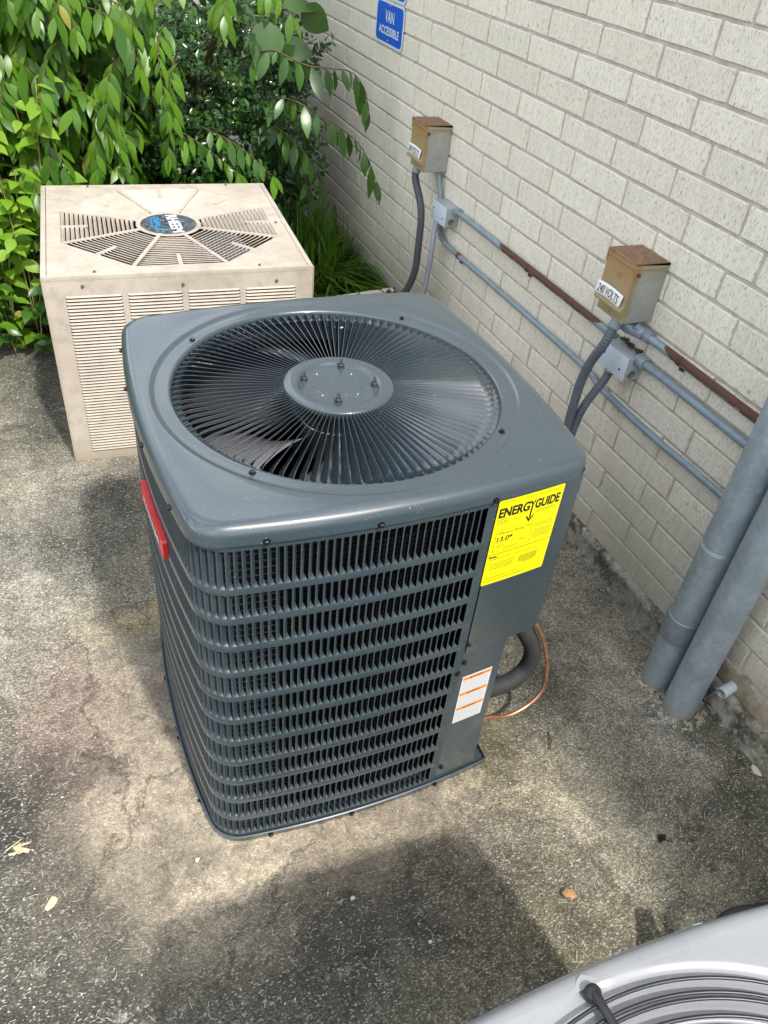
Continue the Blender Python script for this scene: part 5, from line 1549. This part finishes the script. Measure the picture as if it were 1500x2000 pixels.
# young broad-leaved plant beside the wall
bl = empty("broadleaf_plant", (-.40, 2.62, 0.02), 0, "young plant with a few very large leaves against the wall at the top", "plant")
O = Vector(bl.location); tw = MB()
tw.tube(smoothpts([(.02, .05, 0), (.0, .03, .5), (-.02, -.05, .95), (.01, -.17, 1.09), (.02, -.17, 1.22)], 6), [.008] * 12 + [.006] * 13, 8)
big_leaves = [((-.40, 2.36, 1.175), (-.36, -.22, -.55), .185, .1), ((-.385, 2.45, 1.19), (.75, -.1, .12), .15, -.5), ((-.30, 2.46, 1.205), (.62, -.1, -.35), .15, .5), ((-.43, 2.5, 1.15), (-.8, -.1, .12), .14, .2),
              ((-.39, 2.43, 1.06), (.55, -.35, -.05), .13, .3), ((-.37, 2.44, 1.045), (.55, -.2, -.35), .15, -.2), ((-.42, 2.46, 1.03), (-.5, -.4, .2), .11, .2), ((-.40, 2.43, 1.0), (.35, -.4, .35), .09, .6), ((-.40, 2.44, 1.22), (.1, -.3, .6), .15, 0)]
mb = MB(); mb.add([tuple(v) for v in T_BROAD[0]], T_BROAD[1]); lm = mb.mesh("leaf", BROAD, smooth=True)
for p, d, s_, rl in big_leaves:
    q = Vector(p) - O; M = basis(d, (0, -.75, .6), s_, rl).to_4x4(); M.translation = q + Vector(d).normalized() * .03; place("leaf", lm, bl, M)
    tw.tube([Vector((.0, -.165, min(q.z + .01, 1.18))), q, q + Vector(d).normalized() * .035], .0022, 6)
tw.build("stem", TWIG, bl, smooth=True)

# lime green weedy plants at the far left
for (loc, n_, spread_, hts, mat_, tm, ls, lab_) in (
        ((-1.60, 2.10, .02), 270, (.20, .09), (.45, 1.13), LIME, T_OVAL, .085, "pale lime green weed with broad thin leaves at the left edge behind the beige unit"),
        ((-1.57, 2.03, .02), 190, (.16, .14), (.02, .46), LAURELD, T_OVAL, .055, "low dark vine trailing to the concrete at the left of the beige unit"),
        ((-1.78, 2.05, .02), 150, (.20, .10), (.03, .42), LAUREL, T_OVAL, .06, "low bright green sprawling weed at the left edge of the concrete")):
    w_ = empty("weed", loc, 0, lab_, "plant"); items = []; tw = MB()
    for k in range(n_ // 9):
        a = U(0, 2 * PI); b = Vector((spread_[0] * U(-1, 1), spread_[1] * U(-1, 1), 0)); ht = U(*hts)
        tip = b + Vector((U(-.08, .10), -U(.02, .16), ht)); md_ = (b + tip) / 2 + Vector((0, .04, ht * .2))
        p = smoothpts([b, md_, tip], 8); tw.tube(p, .0022, 5)
        for i in range(9):
            q = p[min(len(p) - 1, int(4 + i * (len(p) - 5) / 8))]; an = i * 2.4
            items.append((q, basis((math.cos(an), math.sin(an) - .5, U(-.5, .1)), (0, -.4, 1), ls * U(.7, 1.2), U(-.4, .4))))
    tw.build("stems", TWIG, w_, smooth=True)
    leaf_set(w_, tm, mat_, items, "leaf", 120, "foliage")

# clump of monkey grass by the wall
GRS = leaf_mat("grass_blade", (0.055, 0.150, 0.015), (0.19, 0.38, 0.045), .42, .35)
STR = simple("dry_grass", (0.26, 0.15, 0.055), .8, var=.4, scale=50)
gc = empty("grass_clump", (-.24, 2.28, 0.02), 0, "dark green clump of long arching grass at the foot of the brick wall", "grass")
def blades(n, rx, ry, L0, L1, wd, sway, cy=0, cx=0):
    mb = MB(); tint = []
    for k in range(n):
        a = U(0, 2 * PI); rr = math.sqrt(U(0, 1)); b = Vector((cx + rx * rr * math.cos(a), cy + ry * rr * math.sin(a), 0))
        L = U(L0, L1); d = Vector((math.cos(a) * rr + U(-.5, .5), math.sin(a) * rr - .25 + U(-.5, .5), 0)) * sway
        w = wd * U(.7, 1.2); vs = []; hd = d.normalized() if d.length > .01 else Vector((1, 0, 0)); sdv = Vector((-hd.y, hd.x, 0))
        nseg_ = 7
        for i in range(nseg_ + 1):
            f = i / nseg_; p = b + d * L * f * f * 1.1 + Vector((0, 0, L * (f - .62 * f * f * min(1.15, d.length * 1.6))))
            p.z = max(p.z, .006)
            lim = -.035 - (gc.location.x); p.x = min(p.x, lim)
            ww = w * (1 - f ** 3) + .0002; vs += [p - sdv * ww, p + sdv * ww]
        mb.add(vs, [(2 * i, 2 * i + 1, 2 * i + 3, 2 * i + 2) for i in range(nseg_)]); tint += [lrn.random()] * (2 * nseg_ + 2)
    return mb, tint
mb, tint = blades(900, .25, .36, .32, .58, .0062, .95)
me = mb.mesh("blades", GRS, smooth=True); a = me.attributes.new('tint', 'FLOAT', 'POINT'); a.data.foreach_set('value', tint); tag(new_obj("blades", me, None, gc), kind='stuff')
mb, tint = blades(260, .24, .20, .14, .30, .0028, 1.3, cy=-.22); tag(mb.build("dry_blades", STR, gc, smooth=True), kind='stuff')

# dense greenery behind
bk = empty("background_shrub", (-1.6, 4.2, 0.02), 0, "deep green mass of shrubs closing the view behind the laurels", "shrub")
O = Vector(bk.location); items = []
for k in range(9000):
    x = U(-5.0, -.10); y = U(3.15, 4.6) if x > -2.4 else U(2.4, 4.2); z = U(0, 1.9) * (1 - .08 * math.sin(x * 5))
    items.append((Vector((x, y, z)) - O, basis((U(-1, 1), U(-1, .2), U(-.8, .3)), (U(-.4, .4), -.6, 1), U(.06, .13), U(-.8, .8))))
leaf_set(bk, T_OVAL, leaf_mat("backdrop_leaf", (0.030, 0.090, 0.012), (0.07, 0.18, 0.022), .4, .15), items, "leaf", 0, "foliage")
tw = MB()
for k in range(14):
    x = U(-4.5, -.4) - O.x; y = U(3.3, 4.3) - O.y
    tw.tube(smoothpts([(x, y, 0), (x + U(-.1, .1), y, .9), (x + U(-.3, .3), y + U(-.2, .2), 1.8)], 5), .02, 6)
tw.build("trunks", BARK, bk, smooth=True)

# ------------------------------------------------------------------ litter on the concrete
def litter_leaf(name, x, y, L, W, rz, mat, label, curl=.2, prof=(.05, .6, .95, .7, 1.0, .55, .05)):
    tv, tf = leaf_template(L, W, list(prof), curl, .0)
    mb = MB(); vs = []
    for v in tv: vs.append((v[0] - L / 2, v[1], v[2] * .9 + .002 + .004 * math.sin(v[0] / L * PI) + .0012 * math.sin(v[1] * 500)))
    mb.add(vs, tf); o = mb.build(name, mat, None, smooth=True)
    md = o.modifiers.new('t', 'SOLIDIFY'); md.thickness = .0006
    o.location = (x, y, .004); o.rotation_euler = (0, 0, rz); return tag(o, label, "leaf")
DRY = simple("dry_leaf", (0.42, 0.24, 0.12), .7, var=.2, scale=60)
litter_leaf("fallen_leaf", -.657, -.721, .034, .024, -.6, DRY, "single curled brown leaf lying on the sunlit concrete at lower right")
PALE = simple("pale_chip", (0.66, 0.62, 0.52), .8, var=.1)
STRW = simple("straw", (0.56, 0.47, 0.30), .8, var=.2, scale=80)
def chip(x, y, s_, label, mat=PALE, name="wood_chip", rz=.3, el=1.0, h=.002):
    rc = random.Random(int(x * 1000)); n = 7; ring = []
    for k in range(n):
        a = 2 * PI * k / n; r = s_ * rc.uniform(.7, 1.15); ring.append((r * math.cos(a) * el, r * math.sin(a)))
    mb = MB(); mb.loft([[(u, v, 0) for u, v in ring], [(u, v, h * .8) for u, v in ring], [(u * .8, v * .8, h) for u, v in ring]], cap1=True)
    o = mb.build(name, mat, None); o.location = (x, y, .0052 if -1.45 < x < -.62 and y > -.49 else .0015); o.rotation_euler = (0, 0, rz)
    return tag(o, label, "chip" if name != "twig" else "twig", "small pale chips scattered on the concrete" if mat is PALE else None)
chip(-1.386, -.375, .0052, "squarish white chip on the concrete just left of the dark unit's front corner")
chip(-1.10, -.565, .0050, "pale chip in the shade in front of the dark unit")
chip(-.981, -.702, .0045, "pale chip in the shade nearest the light grey unit")
chip(-.023, -.62, .010, "long pale flake on the concrete at the wall's foot, right edge", el=1.8, rz=1.4)
chip(-1.681, -.363, .009, "pale sliver of wood on the dark concrete at lower left", STRW, el=1.9, rz=.8)
def twig(pts, r, mat, label, name="twig"):
    mb = MB(); mb.tube(smoothpts(pts, 5), r, 6); return tag(mb.build(name, mat, None, smooth=True), label, "twig")
twig([(-.500, -.39, .006), (-.486, -.37, .009), (-.478, -.345, .006)], .0016, simple("dark_twig", (.07, .04, .03), .8), "short dark twig on the concrete right of the copper tube")
st_ = MB(); rs_ = random.Random(5)
for k in range(9):
    a = rs_.uniform(-.9, .5); L = rs_.uniform(.018, .040); c_ = Vector((-1.738 + rs_.uniform(-.015, .02), -.225 + rs_.uniform(-.012, .012), .003 + .001 * k)); d = Vector((math.cos(a), math.sin(a), rs_.uniform(-.05, .1))) * L / 2
    st_.tube([c_ - d, c_ + d], [.0016, .0009], 5)
st_.box(-.022, .010, -.0045, .0045, 0, .0012, Matrix.Translation((-1.722, -.232, .006)) @ Matrix.Rotation(-.55, 4, 'Z'))
tag(st_.build("straw_tuft", STRW, None), "tuft of dry straw splinters on the concrete at the left edge", "straw")
dk_ = MB(); rs_ = random.Random(9)
for k in range(22):
    c_ = Vector((-.375 + rs_.gauss(0, .007), -.686 + rs_.gauss(0, .006), rs_.uniform(.002, .009))); s_ = rs_.uniform(.001, .004)
    dk_.box(-s_, s_ * 1.4, -s_ * .6, s_ * .6, -s_ * .5, s_ * .5, Matrix.Translation(c_) @ Matrix.Rotation(rs_.uniform(0, 6), 4, Vector((rs_.random(), rs_.random(), 1)).normalized()))
tag(dk_.build("dirt_clump", simple("black_crumb", (.018, .016, .014), .9), None), "small black crumbly clump on the concrete at right", "dirt")
# fine grit and hair-thin litter, far too much to count
gt = MB(); rg = random.Random(77)
for k in range(2600):
    x = rg.uniform(-2.1, -.02); y = rg.uniform(-1.0, 1.3) if k % 3 else rg.uniform(-1.0, 0)
    lx, ly = x - UX, y - UY
    if abs(lx) < .39 and abs(ly) < .39: continue
    z = .0065 if (-1.45 < x < -.62 and -.49 < y < .42) else .0025
    a = rg.uniform(0, 2 * PI)
    if k % 3: s_ = rg.uniform(.0007, .0020) * (1.6 if rg.random() > .97 else 1); gt.box(-s_, s_, -s_ * .7, s_ * .7, -.0008, s_ * .5, Matrix.Translation((x, y, z)) @ Matrix.Rotation(a, 4, 'Z'))
    else:
        L = rg.uniform(.004, .012); w = .00045; b = rg.uniform(-.6, .6)
        p = [Vector((x, y, z)), Vector((x + math.cos(a) * L, y + math.sin(a) * L, z + .0006)), Vector((x + math.cos(a) * L + math.cos(a + b) * L, y + math.sin(a) * L + math.sin(a + b) * L, z))]
        n_ = Vector((-math.sin(a), math.cos(a), 0)) * w
        gt.add([p[0] - n_, p[0] + n_, p[1] + n_, p[1] - n_, p[2] + n_ * .4, p[2] - n_ * .4], [(0, 1, 2, 3), (3, 2, 4, 5)])
tag(gt.build("grit", simple("pale_grit", (0.52, 0.48, 0.40), .9, var=.35, scale=120), None), "fine pale grit and plant fibres strewn over the concrete", "grit", kind='stuff')
